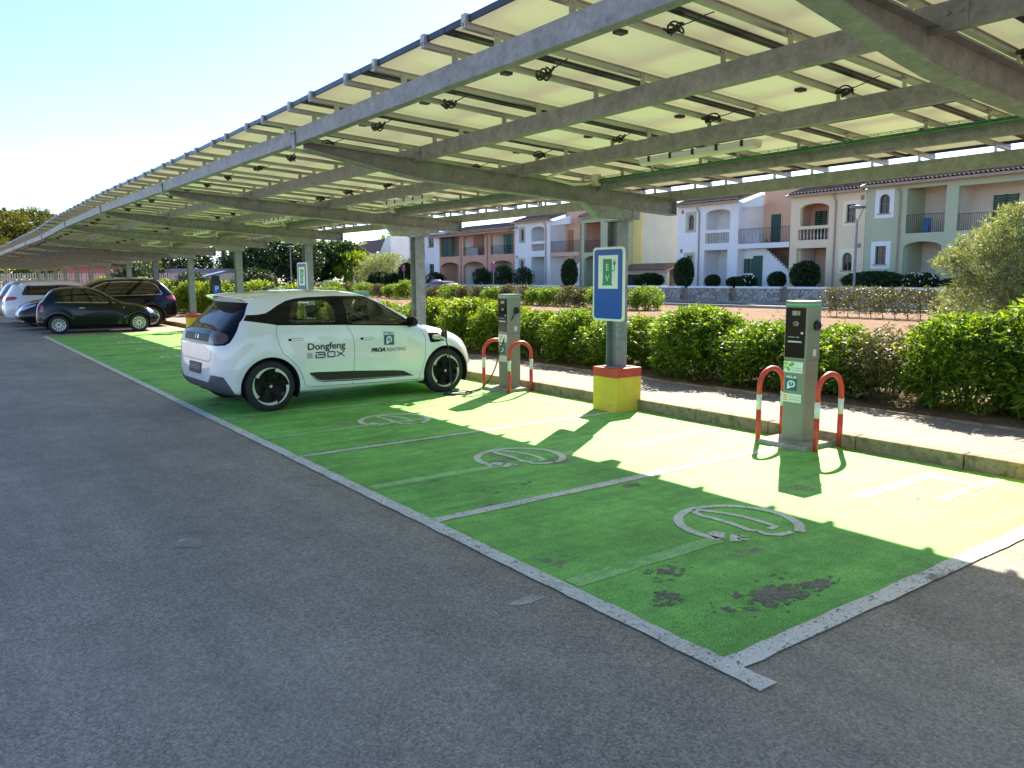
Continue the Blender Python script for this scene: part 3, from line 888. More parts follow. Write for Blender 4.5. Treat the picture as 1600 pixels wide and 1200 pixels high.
hp = thing('protective_hoop', '', 'hoop', (4.03, 2.83, 0), 0, 'red and white hoops guarding the charging posts')
def hoop_seg(z0, z1, side):
    x = 0 if side == 0 else .40
    return MB().tube([(x, 0, z0), (x, 0, z1)], .026, 14)
top = [(0, 0, .60)] + [(.20 - .20 * cos(a * pi / 14), 0, .60 + .145 * sin(a * pi / 14)) for a in range(0, 15)][0:] + [(.40, 0, .60)]
top = [(0, 0, .49)] + [(.20 - .20 * cos(a * pi / 16), 0, .565 + .18 * sin(a * pi / 16)) for a in range(0, 17)] + [(.40, 0, .49)]
obj('bent_tube', MB().tube(top, .026, 14), M['hoopred'], hp, smooth=True)
for s in (0, 1):
    z0 = 0 if s == 0 else 0
    obj('leg', hoop_seg(z0, .335, s), M['hoopred'], hp, smooth=True)
    obj('white_band', hoop_seg(.335, .49, s), M['hoopwhite'], hp, smooth=True)
for (y, lab) in ((2.83, 'red and white steel hoop on the left of the nearest charging post'),
                 (2.17, 'largest red and white steel hoop, right of the nearest charging post'),
                 (7.78, 'red and white steel hoop between the white hatchback nose and the second charging post'),
                 (7.12, 'red and white steel hoop in front of the second charging post'),
                 (12.83, 'red and white hoop hidden behind the white hatchback'), (12.17, 'red and white hoop just behind the white hatchback')):
    if y == 2.83: hp['label'] = lab
    elif y < 10: dup(hp, (3.99 if y > 5 else 4.03, y, 0), label=lab)

# pay machine and small cabinet near the far bays
pm = thing('parking_meter', 'black parking pay machine with a slanted solar top and a blue letter P', 'pay machine', (5.0, 25.3, .138))
mb = MB(); mb.box(-.15, .15, -.14, .14, 0, 1.55); obj('cabinet', mb, M['black'], pm, bevel=.02)
mb = MB(); mb.box(-.12, .12, -.11, .11, 1.55, 1.68); obj('neck', mb, M['black'], pm)
mb = MB(); mb.add([(-.36, -.30, 1.62), (.30, -.30, 1.76), (.30, .30, 1.76), (-.36, .30, 1.62), (-.36, -.30, 1.67), (.30, -.30, 1.83), (.30, .30, 1.83), (-.36, .30, 1.67)], [(0, 3, 2, 1), (4, 5, 6, 7), (0, 1, 5, 4), (1, 2, 6, 5), (2, 3, 7, 6), (3, 0, 4, 7)])
obj('solar_top', mb, plain('meter_solar_panel', (.10, .12, .17), .25, .2, .05), pm)
mb = MB(); mb.box(-.11, .11, -.146, -.141, 1.10, 1.36); pp = obj('letter_panel', mb, M['signblue'], pm)
tx = text('P', .24); tx.v = [(p[0], -.148, p[1] + 1.23) for p in tx.v]; obj('lettering', tx, M['signwhite'], pp)
cb = thing('junction_cabinet', 'small grey cabinet on a short post beside the black pay machine', 'cabinet', (5.0, 24.3, .138))
mb = MB(); mb.box(-.05, .05, -.05, .05, 0, .65); obj('post', mb, M['galv'], cb)
mb = MB(); mb.box(-.13, .13, -.22, .22, .65, 1.1); obj('cabinet', mb, plain('cabinet_grey', (.4, .42, .38), .5), cb, bevel=.02)
# ================================================================== CARS
def m_carpaint(name, col, metal=0.0, rough=.28, coat=1.0, spec=.5):
    m, t, b = newmat(name)
    b.inputs['Base Color'].default_value = (*col, 1); b.inputs['Roughness'].default_value = rough
    b.inputs['Metallic'].default_value = metal; b.inputs['Specular IOR Level'].default_value = spec; b.inputs['Coat Weight'].default_value = coat; b.inputs['Coat Roughness'].default_value = .03
    n = noise(t, 2.5, 5, .65)
    lo = tuple(c * .93 for c in col); t.links.new(ramp(t, n, [(.35, lo), (.65, col)]), b.inputs['Base Color'])
    return m
def m_glass(name, tint, gloss=.12):
    m = bpy.data.materials.new(name); m.use_nodes = True; t = m.node_tree
    for n in list(t.nodes): t.nodes.remove(n)
    o = N(t, 'ShaderNodeOutputMaterial'); mx = N(t, 'ShaderNodeMixShader'); tr = N(t, 'ShaderNodeBsdfTransparent'); gl = N(t, 'ShaderNodeBsdfGlossy')
    fr = N(t, 'ShaderNodeFresnel'); fr.inputs[0].default_value = 1.5
    ma = N(t, 'ShaderNodeMath'); ma.operation = 'ADD'; ma.inputs[1].default_value = gloss * .3; ma.use_clamp = True
    tr.inputs[0].default_value = (*tint, 1); gl.inputs['Color'].default_value = (1, 1, 1, 1); gl.inputs['Roughness'].default_value = .02
    t.links.new(fr.outputs[0], ma.inputs[0]); t.links.new(ma.outputs[0], mx.inputs[0]); t.links.new(tr.outputs[0], mx.inputs[1]); t.links.new(gl.outputs[0], mx.inputs[2]); t.links.new(mx.outputs[0], o.inputs[0])
    return m
M['glass'] = m_glass('car_glass', (.88, .92, .88), .04)
M['darkglass'] = m_glass('tinted_car_glass', (.10, .11, .12))
M['gloss_black'] = plain('gloss_black_trim', (.006, .006, .007), .18, 0, 0, spec=.22)
M['matt_black'] = plain('matt_black_trim', (.016, .016, .017), .55, 0, .15, 20)
M['grey_trim'] = plain('grey_bumper_trim', (.075, .078, .095), .5, 0, .1)
M['rearglass'] = plain('dark_rear_glass', (.004, .005, .008), .08, 0, 0, spec=.22)
M['redlamp'] = plain('red_lamp', (.45, .015, .02), .15, 0, 0, coat=1)
M['smokelamp'] = plain('smoked_lamp', (.10, .065, .06), .14, 0, .15, 25, spec=.5)
M['headlamp'] = plain('clear_lamp', (.55, .58, .62), .12, .5, .15, 30, coat=1)
M['seat'] = plain('dark_seat_fabric', (.035, .036, .04), .8, 0, .2)
M['lining'] = plain('pale_headliner', (.42, .42, .40), .8, 0, .05)
M['dash'] = plain('dashboard_plastic', (.06, .075, .09), .45, 0, .1)
M['seam'] = plain('panel_gap', (.05, .05, .05), .8, 0, 0)
M['liner'] = plain('wheel_arch_liner', (.008, .008, .008), .9, 0, 0)

def catmull(pts, segs):
    out = []
    n = len(pts)
    for i in range(n - 1):
        p0 = pts[i - 1] if i else (2 * pts[0][0] - pts[1][0], 2 * pts[0][1] - pts[1][1])
        p1, p2 = pts[i], pts[i + 1]
        p3 = pts[i + 2] if i < n - 2 else (2 * p2[0] - p1[0], 2 * p2[1] - p1[1])
        def tj(ti, a, b): return ti + max(1e-4, ((a[0] - b[0]) ** 2 + (a[1] - b[1]) ** 2) ** .25)
        t0 = 0; t1 = tj(t0, p0, p1); t2 = tj(t1, p1, p2); t3 = tj(t2, p2, p3)
        for s in range(segs[i]):
            t = t1 + (t2 - t1) * s / segs[i]
            def L(a, b, ta, tb): return tuple(a[k] * (tb - t) / (tb - ta) + b[k] * (t - ta) / (tb - ta) for k in (0, 1))
            A1, A2, A3 = L(p0, p1, t0, t1), L(p1, p2, t1, t2), L(p2, p3, t2, t3)
            B1, B2 = L(A1, A2, t0, t2), L(A2, A3, t1, t3)
            out.append(L(B1, B2, t1, t2))
    out.append(pts[-1]); return out

def car_shell(sp):
    f = {k: pchip(v) for k, v in sp['tab'].items()}
    xs = sp['stations']
    bm = bmesh.new(); rings = []
    segs = [3, 3, 4, 9, 7, 10, 6, 7]
    for x in xs:
        zb, zt, w_ = f['zb'](x), f['zt'](x), f['w'](x)
        zbelt = min(f['belt'](x), zb + .80 * (zt - zb)); H = zbelt - zb
        wb = w_ * f['wb'](x); zm = zb + H * .52
        zr_ = zbelt + (zt - zbelt) * f['rk'](x); wr_ = f['wr'](x) * w_
        cp = [(0, zb), (w_ * .78, zb), (w_ * .955, zb + min(.045, H * .12)), (w_ * .985, zb + H * .22), (w_, zm), (wb, zbelt), (wr_, zr_), (wr_ * .62, zt - (zt - zr_) * .22), (0, zt)]
        half = catmull(cp, segs)
        for (hx, hz, hr, amt) in sp['arches']:
            half = [(y + (amt * math.exp(-((math.hypot(x - hx, z - hz) - hr - .05) / .07) ** 2) if y > w_ * .8 and z > zb + .02 else 0), z) for y, z in half]
        ring = [(-y, z) for y, z in half] + [(y, z) for y, z in reversed(half[1:-1])]
        rings.append([bm.verts.new((x, y, z)) for y, z in ring])
    n = len(rings[0])
    for a, b in zip(rings[:-1], rings[1:]):
        for k in range(n):
            k2 = (k + 1) % n
            bm.faces.new((a[k], a[k2], b[k2], b[k]))
    for rg, flip in ((rings[0], 0), (rings[-1], 1)):
        c = Vector((rg[0].co.x, 0, sum(v.co.z for v in rg) / n)); prev = rg
        for q in (.66, .33):
            inner = [bm.verts.new(c + (v.co - c) * q + Vector(((.012 if flip else -.012) * (1 - q), 0, 0))) for v in rg]
            for k in range(n):
                k2 = (k + 1) % n
                bm.faces.new((prev[k], inner[k], inner[k2], prev[k2]) if not flip else (prev[k2], inner[k2], inner[k], prev[k]))
            prev = inner
        cv = bm.verts.new(c + Vector((.018 if flip else -.018, 0, 0)))
        for k in range(n):
            k2 = (k + 1) % n
            bm.faces.new((prev[k], cv, prev[k2]) if not flip else (prev[k2], cv, prev[k]))
    bmesh.ops.recalc_face_normals(bm, faces=bm.faces)
    return bm

def pip(x, y, pl):
    c = False; j = len(pl) - 1
    for i in range(len(pl)):
        if (pl[i][1] > y) != (pl[j][1] > y) and x < (pl[j][0] - pl[i][0]) * (y - pl[i][1]) / (pl[j][1] - pl[i][1]) + pl[i][0]: c = not c
        j = i
    return c

AX = {'side': (0, 2), 'rear': (1, 2), 'top': (0, 1)}
def region_cut(bm, lay, idx, axis, poly, cond):
    """cut the shell along a polygon drawn in one view and mark the faces inside it with idx"""
    a, b = AX[axis]
    x0, x1 = min(p[0] for p in poly) - .03, max(p[0] for p in poly) + .03
    y0, y1 = min(p[1] for p in poly) - .03, max(p[1] for p in poly) + .03
    m = len(poly)
    def hits(f, A0, A1, B0, B1):
        vs = f.verts
        return max(v.co[a] for v in vs) >= A0 and min(v.co[a] for v in vs) <= A1 and max(v.co[b] for v in vs) >= B0 and min(v.co[b] for v in vs) <= B1
    cand = set(f for f in bm.faces if hits(f, x0, x1, y0, y1) and cond(f.calc_center_median(), f.normal))
    for i in range(m):
        p, q = poly[i], poly[(i + 1) % m]
        ex0, ex1 = min(p[0], q[0]) - .012, max(p[0], q[0]) + .012; ey0, ey1 = min(p[1], q[1]) - .012, max(p[1], q[1]) + .012
        cand = set(f for f in cand if f.is_valid)
        fs = [f for f in cand if hits(f, ex0, ex1, ey0, ey1)]
        if not fs: continue
        co = [0, 0, 0]; co[a], co[b] = p
        no = [0, 0, 0]; no[a], no[b] = (q[1] - p[1]), -(q[0] - p[0])
        if abs(no[0]) + abs(no[1]) + abs(no[2]) < 1e-9: continue
        geom = list(set([v for f in fs for v in f.verts])) + list(set([e for f in fs for e in f.edges])) + fs
        ret = bmesh.ops.bisect_plane(bm, geom=geom, dist=1e-5, plane_co=co, plane_no=no)
        cand.update(g for g in ret['geom'] if isinstance(g, bmesh.types.BMFace))
    for f in cand:
        if not f.is_valid: continue
        c = f.calc_center_median()
        if x0 < c[a] < x1 and y0 < c[b] < y1 and pip(c[a], c[b], poly) and cond(c, f.normal): f[lay] = idx

def strip(pts, w):
    """polyline -> thin closed polygon pieces"""
    out = []
    for p, q in zip(pts[:-1], pts[1:]):
        d = Vector((q[0] - p[0], q[1] - p[1])).normalized(); n_ = Vector((-d.y, d.x)) * w / 2; e = d * w * .3
        out.append([(p[0] + n_.x - e.x, p[1] + n_.y - e.y), (p[0] - n_.x - e.x, p[1] - n_.y - e.y), (q[0] - n_.x + e.x, q[1] - n_.y + e.y), (q[0] + n_.x + e.x, q[1] + n_.y + e.y)])
    return out

def rounded(poly, r, n=4):
    out = []; m = len(poly)
    for i in range(m):
        p = Vector(poly[i]); a = Vector(poly[i - 1]); b = Vector(poly[(i + 1) % m])
        da = min(r, (a - p).length * .45); db = min(r, (b - p).length * .45)
        s = p + (a - p).normalized() * da; e = p + (b - p).normalized() * db
        for k in range(n + 1):
            t = k / n; out.append(tuple(s * (1 - t) ** 2 + p * 2 * t * (1 - t) + e * t * t))
    return out

SIDE = lambda c, n: abs(n.y) > .22
NEAR = lambda c, n: n.y < -.22
REAR = lambda c, n: n.x < -.12
FRONT = lambda c, n: n.x > .10

def wheel_parts(t, x, y, side, R, rr, wd, style, rot=0.0):
    """side -1: outer face looks to -Y"""
    r = thing_part = bpy.data.objects.new('wheel', None); COL.objects.link(r); r.parent = t; r.location = (x, y, R)
    r.empty_display_size = .1
    s = side
    prof = [(rr * .96, s * (wd * .42)), (rr, s * wd * .48), (rr + .02, s * wd * .5), (R - .05, s * wd * .5), (R - .018, s * wd * .44), (R, s * wd * .33), (R, -s * wd * .33), (R - .02, -s * wd * .45), (rr, -s * wd * .5), (rr * .9, -s * wd * .4)]
    obj('tyre', MB().lathe(prof, 'y', n=48), M['rubber'], r, smooth='auto')
    rim = MB()
    rim.lathe([(rr * .97, s * wd * .46), (rr * .93, s * wd * .46), (rr * .90, s * wd * .30), (rr * .88, s * wd * .05), (.0, s * wd * .02)], 'y', n=40)
    def wedge(mb, a0, a1, r0, r1, d0, d1, curve=0, nn=6):
        vs = []
        for i in range(nn + 1):
            a = a0 + (a1 - a0) * i / nn
            for rad, dd in ((r0[0] + (r0[1] - r0[0]) * i / nn, d0), (r1[0] + (r1[1] - r1[0]) * i / nn, d1)):
                vs.append((rad * cos(a), s * dd, rad * sin(a)))
        fs = [(2 * i, 2 * i + 1, 2 * i + 3, 2 * i + 2) for i in range(nn)]
        mb.add(vs, fs)
    def spoke(mb, a, r0, r1, w0, w1, d0, d1, th=.02):
        c, q = cos(a), sin(a); vs = []
        for rad, ww, d in ((r0, w0, d0), (r1, w1, d1)):
            for sg, dd in ((-1, 0), (1, 0), (1, -th), (-1, -th)):
                u, v = rad, sg * ww / 2
                vs.append((u * c - v * q, s * (d + dd), u * q + v * c))
        mb.add(vs, [(0, 1, 5, 4), (1, 2, 6, 5), (2, 3, 7, 6), (3, 0, 4, 7), (4, 5, 6, 7), (0, 3, 2, 1)])
    if style == 'aero':
        obj('rim', rim, M['matt_black'], r, smooth='auto')
        sp_ = MB()
        for k in range(5):
            a = rot + k * 2 * pi / 5
            spoke(sp_, a, .03, rr * .86, .085, .055, wd * .40, wd * .44)
            for q in (-1, 1): spoke(sp_, a + q * .30, rr * .62, rr * .90, .02, .09, wd * .36, wd * .44)
        sp_.lathe([(0, s * wd * .43), (.055, s * wd * .43), (.062, s * wd * .36)], 'y', n=20)
        obj('spokes', sp_, M['gloss_black'], r)
        ring = MB()
        for k in range(5):
            a = rot + .02 + k * 2 * pi / 5 + .30
            wedge(ring, a - .60, a + .60, (rr * .955, rr * .80), (rr * .985, rr * .985), wd * .465, wd * .47, nn=10)
        obj('rim_inserts', ring, M['silver'], r)
        hb = MB().lathe([(0, s * wd * .445), (.018, s * wd * .445), (.02, s * wd * .43)], 'y', n=16)
        obj('hub_cap', hb, M['silver'], r)
    elif style == 'spokes':
        obj('rim', rim, M['matt_black'], r, smooth='auto')
        sp_ = MB()
        for k in range(14):
            spoke(sp_, rot + k * 2 * pi / 14, .06, rr * .93, .018, .030, wd * .42, wd * .45)
        wedge(sp_, 0, 2 * pi, (rr * .90, rr * .90), (rr * .98, rr * .98), wd * .455, wd * .47, nn=40)
        wedge(sp_, 0, 2 * pi, (.035, .035), (.075, .075), wd * .43, wd * .43, nn=20)
        obj('spokes', sp_, M['silver'], r)
    else:
        obj('rim', rim, M['matt_black'], r, smooth='auto')
        sp_ = MB()
        for k in range(5):
            for q in (-.14, .14): spoke(sp_, rot + k * 2 * pi / 5 + q, .04, rr * .93, .03, .035, wd * .40, wd * .45)
        wedge(sp_, 0, 2 * pi, (rr * .90, rr * .90), (rr * .98, rr * .98), wd * .455, wd * .47, nn=40)
        obj('spokes', sp_, M['silver'], r)
    return r

def seat_mb(x, y, z=.28):
    mb = MB()
    def blk(pl, y0, y1):
        n = len(pl); A = [(x + a, y0, z + b) for a, b in pl]; B = [(x + a, y1, z + b) for a, b in pl]
        mb.add(A + B, [tuple(range(n)), tuple(range(2 * n - 1, n - 1, -1))] + [(i, n + i, n + (i + 1) % n, (i + 1) % n) for i in range(n)])
    blk([(.0, .12), (.5, .16), (.52, .28), (.05, .26)], y - .24, y + .24)
    blk([(-.02, .16), (.10, .26), (-.09, .80), (-.20, .78)], y - .23, y + .23)
    blk([(-.15, .84), (-.08, .86), (-.11, 1.02), (-.19, 1.0)], y - .12, y + .12)
    mb.tube([(x - .14, y - .05, z + .78), (x - .14, y - .05, z + .88)], .008, 6); mb.tube([(x - .14, y + .05, z + .78), (x - .14, y + .05, z + .88)], .008, 6)
    return mb

def build_car(sp, root):
    bm = car_shell(sp); lay = bm.faces.layers.int.new('part')
    names = ['body']; mats = [sp['paint']]
    for (nm, mat, axis, poly, cond) in sp['regions']:
        key = nm
        names.append(nm); mats.append(mat); idx = len(names) - 1
        polys = poly if isinstance(poly[0][0], (tuple, list)) else [poly]
        for pl in polys: region_cut(bm, lay, idx, axis, pl, cond)
    # wheel arches
    dele = []
    for (hx, hz, hr, amt) in sp['arches']:
        circ = [(hx + hr * cos(2 * pi * i / 40), hz + hr * sin(2 * pi * i / 40)) for i in range(40)]
        names.append('hole'); mats.append(None)
        region_cut(bm, lay, len(names) - 1, 'side', circ, lambda c, n: abs(c.y) > .45)
    groups = {}
    for f in bm.faces: groups.setdefault(f[lay], []).append(f)
    bm.normal_update()
    out = {}
    for idx, fs in groups.items():
        if mats[idx] is None: continue
        # left and right pieces (and separate windows) become objects of their own when asked
        sets = [fs]
        if sp.get('split', {}).get(names[idx]):
            sets = [[f for f in fs if f.calc_center_median().y < 0], [f for f in fs if f.calc_center_median().y >= 0]]
        for ss in sets:
            if not ss: continue
            vm = {}; vs = []; nv = []; faces = []
            for f in ss:
                q = []
                for v in f.verts:
                    if v not in vm: vm[v] = len(vs); vs.append(v.co[:]); nv.append(v.normal[:])
                    q.append(vm[v])
                faces.append(q)
            mb = MB(); mb.add(vs, faces)
            o = obj(names[idx], mb, mats[idx], root, smooth=True)
            try: o.data.normals_split_custom_set_from_vertices(nv)
            except Exception: pass
            out.setdefault(names[idx], []).append(o)
    bm.free()
    # dark wells behind the wheels
    for (hx, hz, hr, amt) in sp['arches']:
        for s in (-1, 1):
            wl = MB()
            yo = s * (sp['W'] / 2 - .005); yi = s * (sp['W'] / 2 - .36); n = 24; vs = []
            for i in range(n + 1):
                a = radians(-25 + 230 * i / n)
                vs += [(hx + hr * cos(a), yo - s * .012, hz + hr * sin(a)), (hx + hr * .97 * cos(a), yi, hz + hr * .97 * sin(a))]
            wl.add(vs, [(2 * i, 2 * i + 1, 2 * i + 3, 2 * i + 2) for i in range(n)])
            wl.add([vs[2 * i + 1] for i in range(n + 1)], [tuple(range(n + 1))])
            obj('arch_liner', wl, M['liner'], root)
    for (hx, hz, hr, amt) in sp['arches']:
        for s in (-1, 1):
            wheel_parts(root, hx, s * (sp['W'] / 2 - sp['wd'] / 2 - .012), s, sp['R'], sp['rr'], sp['wd'], sp['wheel'], rot=.35 + hx)
    if sp.get('interior', True):
        L0, L1 = sp['cabin']
        fl = MB(); fl.box(L0 - .3, L1 + .2, -sp['W'] / 2 + .16, sp['W'] / 2 - .16, .26, .30); obj('cabin_floor', fl, M['liner'], root)
        for x, yy in ((sp['seats'][1], -.37), (sp['seats'][1], .37), (sp['seats'][0], -.37), (sp['seats'][0], .37)):
            obj('seat', seat_mb(x, yy, sp.get('seatz', .28)), M['seat'], root, bevel=.03)
        db = MB(); a = L1
        z0 = sp['dashz']; hw = sp['W'] / 2 - .17
        pr = [(a - .42, z0 - .22), (a - .36, z0 - .02), (a - .1, z0), (a + .15, z0 - .03), (a + .15, z0 - .35), (a - .3, z0 - .4)]
        A = [(x, -hw, z) for x, z in pr]; B = [(x, hw, z) for x, z in pr]; n = len(pr)
        db.add(A + B, [tuple(range(n)), tuple(range(2 * n - 1, n - 1, -1))] + [(i, n + i, n + (i + 1) % n, (i + 1) % n) for i in range(n)])
        obj('dashboard', db, M['dash'], root, bevel=.02)
        sw = MB(); c = Vector((a - .52, .37, z0 - .02)); pts = []
        for i in range(21):
            t_ = 2 * pi * i / 20; pts.append(c + Vector((.07 * sin(t_), .18 * cos(t_), .165 * sin(t_))))
        sw.tube(pts, .014, 8, cap=False); sw.bar(c, c + Vector((.2, 0, -.08)), .05, .05); sw.bar(c + Vector((0, -.17, 0)), c + Vector((0, .17, 0)), .03, .03)
        obj('steering_wheel', sw, M['black'], root, smooth='auto')
    return out

def mirror(root, x, y, z, s, m1, m2):
    mb = MB()
    for i, (dx, sy, sz) in enumerate(((-.055, .07, .05), (-.03, .10, .075), (.02, .095, .07), (.06, .06, .045))):
        pass
    prof = [(-.05, .080, .060), (-.045, .095, .072), (.0, .098, .072), (.04, .08, .058), (.062, .04, .03)]
    n = 14; vs = []; fs = []
    for dx, sy, sz in prof:
        for k in range(n):
            a = 2 * pi * k / n
            cx, cz = cos(a), sin(a); e = .7
            vs.append((x + dx, y + s * .11 + sy * math.copysign(abs(cx) ** e, cx), z + .03 + sz * math.copysign(abs(cz) ** e, cz)))
    for i in range(len(prof) - 1):
        for k in range(n): fs.append((i * n + k, i * n + (k + 1) % n, (i + 1) * n + (k + 1) % n, (i + 1) * n + k))
    fs.append(tuple(range(n))); fs.append(tuple((len(prof) - 1) * n + k for k in range(n - 1, -1, -1)))
    mb.add(vs, fs)
    o = obj('mirror', mb, m1, root, smooth='auto')
    st = MB(); st.bar((x + .01, y - s * .03, z - .045), (x + .01, y + s * .09, z - .01), .05, .035); obj('stalk', st, m2, o)
    return o

from mathutils.bvhtree import BVHTree
def body_bvh(root):
    vs = []; fs = []
    for c in root.children:
        if c.type == 'MESH' and c.name.split('.')[0] not in ('seat', 'dashboard', 'cabin_floor', 'steering_wheel', 'arch_liner'):
            n = len(vs); vs += [v.co.copy() for v in c.data.vertices]; fs += [[i + n for i in p.vertices] for p in c.data.polygons]
    return BVHTree.FromPolygons(vs, fs)
def project(mb, bvh, axis='side', off=.0025):
    """flat 2-D decal (u,v) onto the near flank or the tail"""
    vs = []
    for p in mb.v:
        if axis == 'side': h = bvh.ray_cast(Vector((p[0], -3, p[1])), Vector((0, 1, 0))); d = Vector((0, -1, 0))
        else: h = bvh.ray_cast(Vector((-3, p[0], p[1])), Vector((1, 0, 0))); d = Vector((-1, 0, 0))
        q = h[0] if h[0] is not None else Vector((p[0], -.9, p[1])) if axis == 'side' else Vector((-.6, p[0], p[1]))
        vs.append(tuple(q + d * off))
    mb.v = vs; return mb
def dense(mb, step=.05):
    bm = bmesh.new()
    V = [bm.verts.new(p) for p in mb.v]
    for f in mb.f:
        try: bm.faces.new([V[i] for i in f])
        except Exception: pass
    xs = [p[0] for p in mb.v]; ys = [p[1] for p in mb.v]
    x = math.floor(min(xs) / step) * step
    while x < max(xs):
        bmesh.ops.bisect_plane(bm, geom=bm.verts[:] + bm.edges[:] + bm.faces[:], plane_co=(x, 0, 0), plane_no=(1, 0, 0)); x += step
    y = math.floor(min(ys) / step) * step
    while y < max(ys):
        bmesh.ops.bisect_plane(bm, geom=bm.verts[:] + bm.edges[:] + bm.faces[:], plane_co=(0, y, 0), plane_no=(0, 1, 0)); y += step
    bm.verts.index_update()
    o = MB(); o.add([v.co[:] for v in bm.verts], [[v.index for v in f.verts] for f in bm.faces]); bm.free()
    return o
def move2(mb, dx, dy): mb.v = [(p[0] + dx, p[1] + dy, p[2]) for p in mb.v]; return mb

def stations(a, b, fine=.035, ends=((.0, .006, .014, .026, .042, .062, .088, .12))):
    xs = [a + e for e in ends]; x = a + ends[-1] + fine
    while x < b - ends[-1] - fine * .5: xs.append(x); x += fine
    xs += [b - e for e in reversed(ends)]
    return xs

# ------------------------------------------------------------------ white electric hatchback
hz = lambda z: max(0, (z - 1.06) * .42)
def fixp(pl):  # outline seen on the flank plane, moved in with the tumblehome of the cabin
    return [(x + hz(z) * (.33 + .10 * x), z - .01 * hz(z)) for x, z in pl]
WHITE = m_carpaint('white_car_paint', (.80, .80, .78))
dlo = [(-.300, 1.172), (-.255, 1.238), (-.12, 1.242), (-.02, 1.258), (.046, 1.294), (.14, 1.352), (.255, 1.405), (.38, 1.432), (.535, 1.447), (.897, 1.455), (1.25, 1.450), (1.43, 1.442), (1.50, 1.425), (1.795, 1.250), (2.041, 1.107), (2.262, 1.000), (1.987, 1.018), (1.032, 1.067), (.118, 1.10), (.038, 1.117), (-.1, 1.140)]
rwin = rounded([(.262, 1.125), (.345, 1.392), (.785, 1.402), (.935, 1.090)], .07)
rwin = rounded([(.262, 1.125), (.335, 1.392), (.80, 1.402), (.90, 1.29), (.935, 1.090)], .06)
fwin = rounded([(1.108, 1.080), (1.045, 1.408), (1.48, 1.400), (1.64, 1.318), (1.985, 1.105), (1.99, 1.038)], .045)
blackrear = [(-.16, 1.385), (-.185, 1.345), (-.244, 1.242), (-.300, 1.172), (-.324, 1.15), (-.379, 1.048), (-.433, .964), (-.475, .905), (-.53, .875), (-.70, .865), (-.70, 1.10), (-.40, 1.40)]
d1 = [(.118, 1.098), (.098, 1.04), (.099, .985), (.125, .86), (.17, .74), (.27, .66), (.36, .56), (.43, .42), (.455, .31), (.50, .275), (1.143, .262)]
d2 = [(1.085, 1.06), (1.135, .97), (1.172, .884), (1.178, .7), (1.162, .5), (1.159, .375), (1.143, .262)]
d3 = [(2.225, 1.0), (2.285, .91), (2.312, .814), (2.30, .62), (2.264, .47), (2.184, .238)]
sillseam = [(1.143, .262), (1.7, .248), (2.184, .238)]
skirt = rounded([(.509, .464), (.615, .350), (.70, .325), (1.169, .307), (2.115, .297), (1.931, .385), (1.80, .40), (1.173, .441), (.62, .466)], .025, 3)
skline = [(.545, .438), (.585, .410), (.625, .375), (.69, .352), (.80, .345), (1.2, .332), (2.07, .308), (2.07, .300), (1.2, .322), (.80, .333), (.68, .338), (.61, .358), (.57, .39)]
bumper_poly = [(-.385, .25), (-.45, .27), (-.569, .485), (-.64, .50), (-.72, .50), (-.72, .2), (-.385, .2)]
specD = dict(
    W=1.80, paint=WHITE, R=.328, rr=.245, wd=.21, wheel='aero', stations=None,
    tab=dict(
        zb=[(-.66, .40), (-.63, .34), (-.55, .27), (-.40, .225), (.3, .19), (2.3, .18), (3.0, .20), (3.25, .23), (3.37, .32)],
        zt=[(-.66, .60), (-.645, .78), (-.615, .98), (-.585, 1.045), (-.50, 1.10), (-.40, 1.205), (-.27, 1.335), (-.20, 1.40), (-.17, 1.455), (-.12, 1.485), (0, 1.505), (.4, 1.535), (.8, 1.540), (1.2, 1.525), (1.45, 1.492), (1.65, 1.42), (1.9, 1.295), (2.15, 1.155), (2.33, 1.055), (2.42, 1.022), (2.65, .985), (2.9, .905), (3.08, .81), (3.2, .70), (3.30, .56), (3.37, .44)],
        w=[(-.66, .60), (-.64, .70), (-.60, .79), (-.5, .855), (-.38, .885), (0, .90), (1.2, .90), (2.5, .90), (2.9, .86), (3.1, .78), (3.25, .64), (3.33, .50), (3.37, .36)],
        wb=[(-.66, .95), (-.4, .955), (0, .965), (2.2, .965), (2.8, .95), (3.37, .9)],
        wr=[(-.66, .88), (-.5, .82), (-.25, .755), (0, .745), (.8, .755), (1.4, .745), (1.9, .80), (2.25, .86), (2.5, .87), (3.37, .85)],
        rk=[(-.66, .6), (-.3, .72), (0, .80), (1.4, .83), (2.0, .72), (2.3, .55), (2.6, .55), (3.37, .5)],
        belt=[(-.66, 1.12), (0, 1.115), (1.0, 1.065), (2.0, 1.02), (2.3, .99), (2.6, .93), (3.0, .80), (3.37, .6)]),
    arches=[(0.005, .318, .385, .012), (2.655, .318, .385, .012)],
    cabin=(.1, 2.2), seats=(.42, 1.28), dashz=1.03,
    split={'window': True, 'tail_light': True, 'side_skirt': True, 'headlight': True, 'window_surround': True, 'windscreen': False})
specD['stations'] = stations(-.66, 3.37)
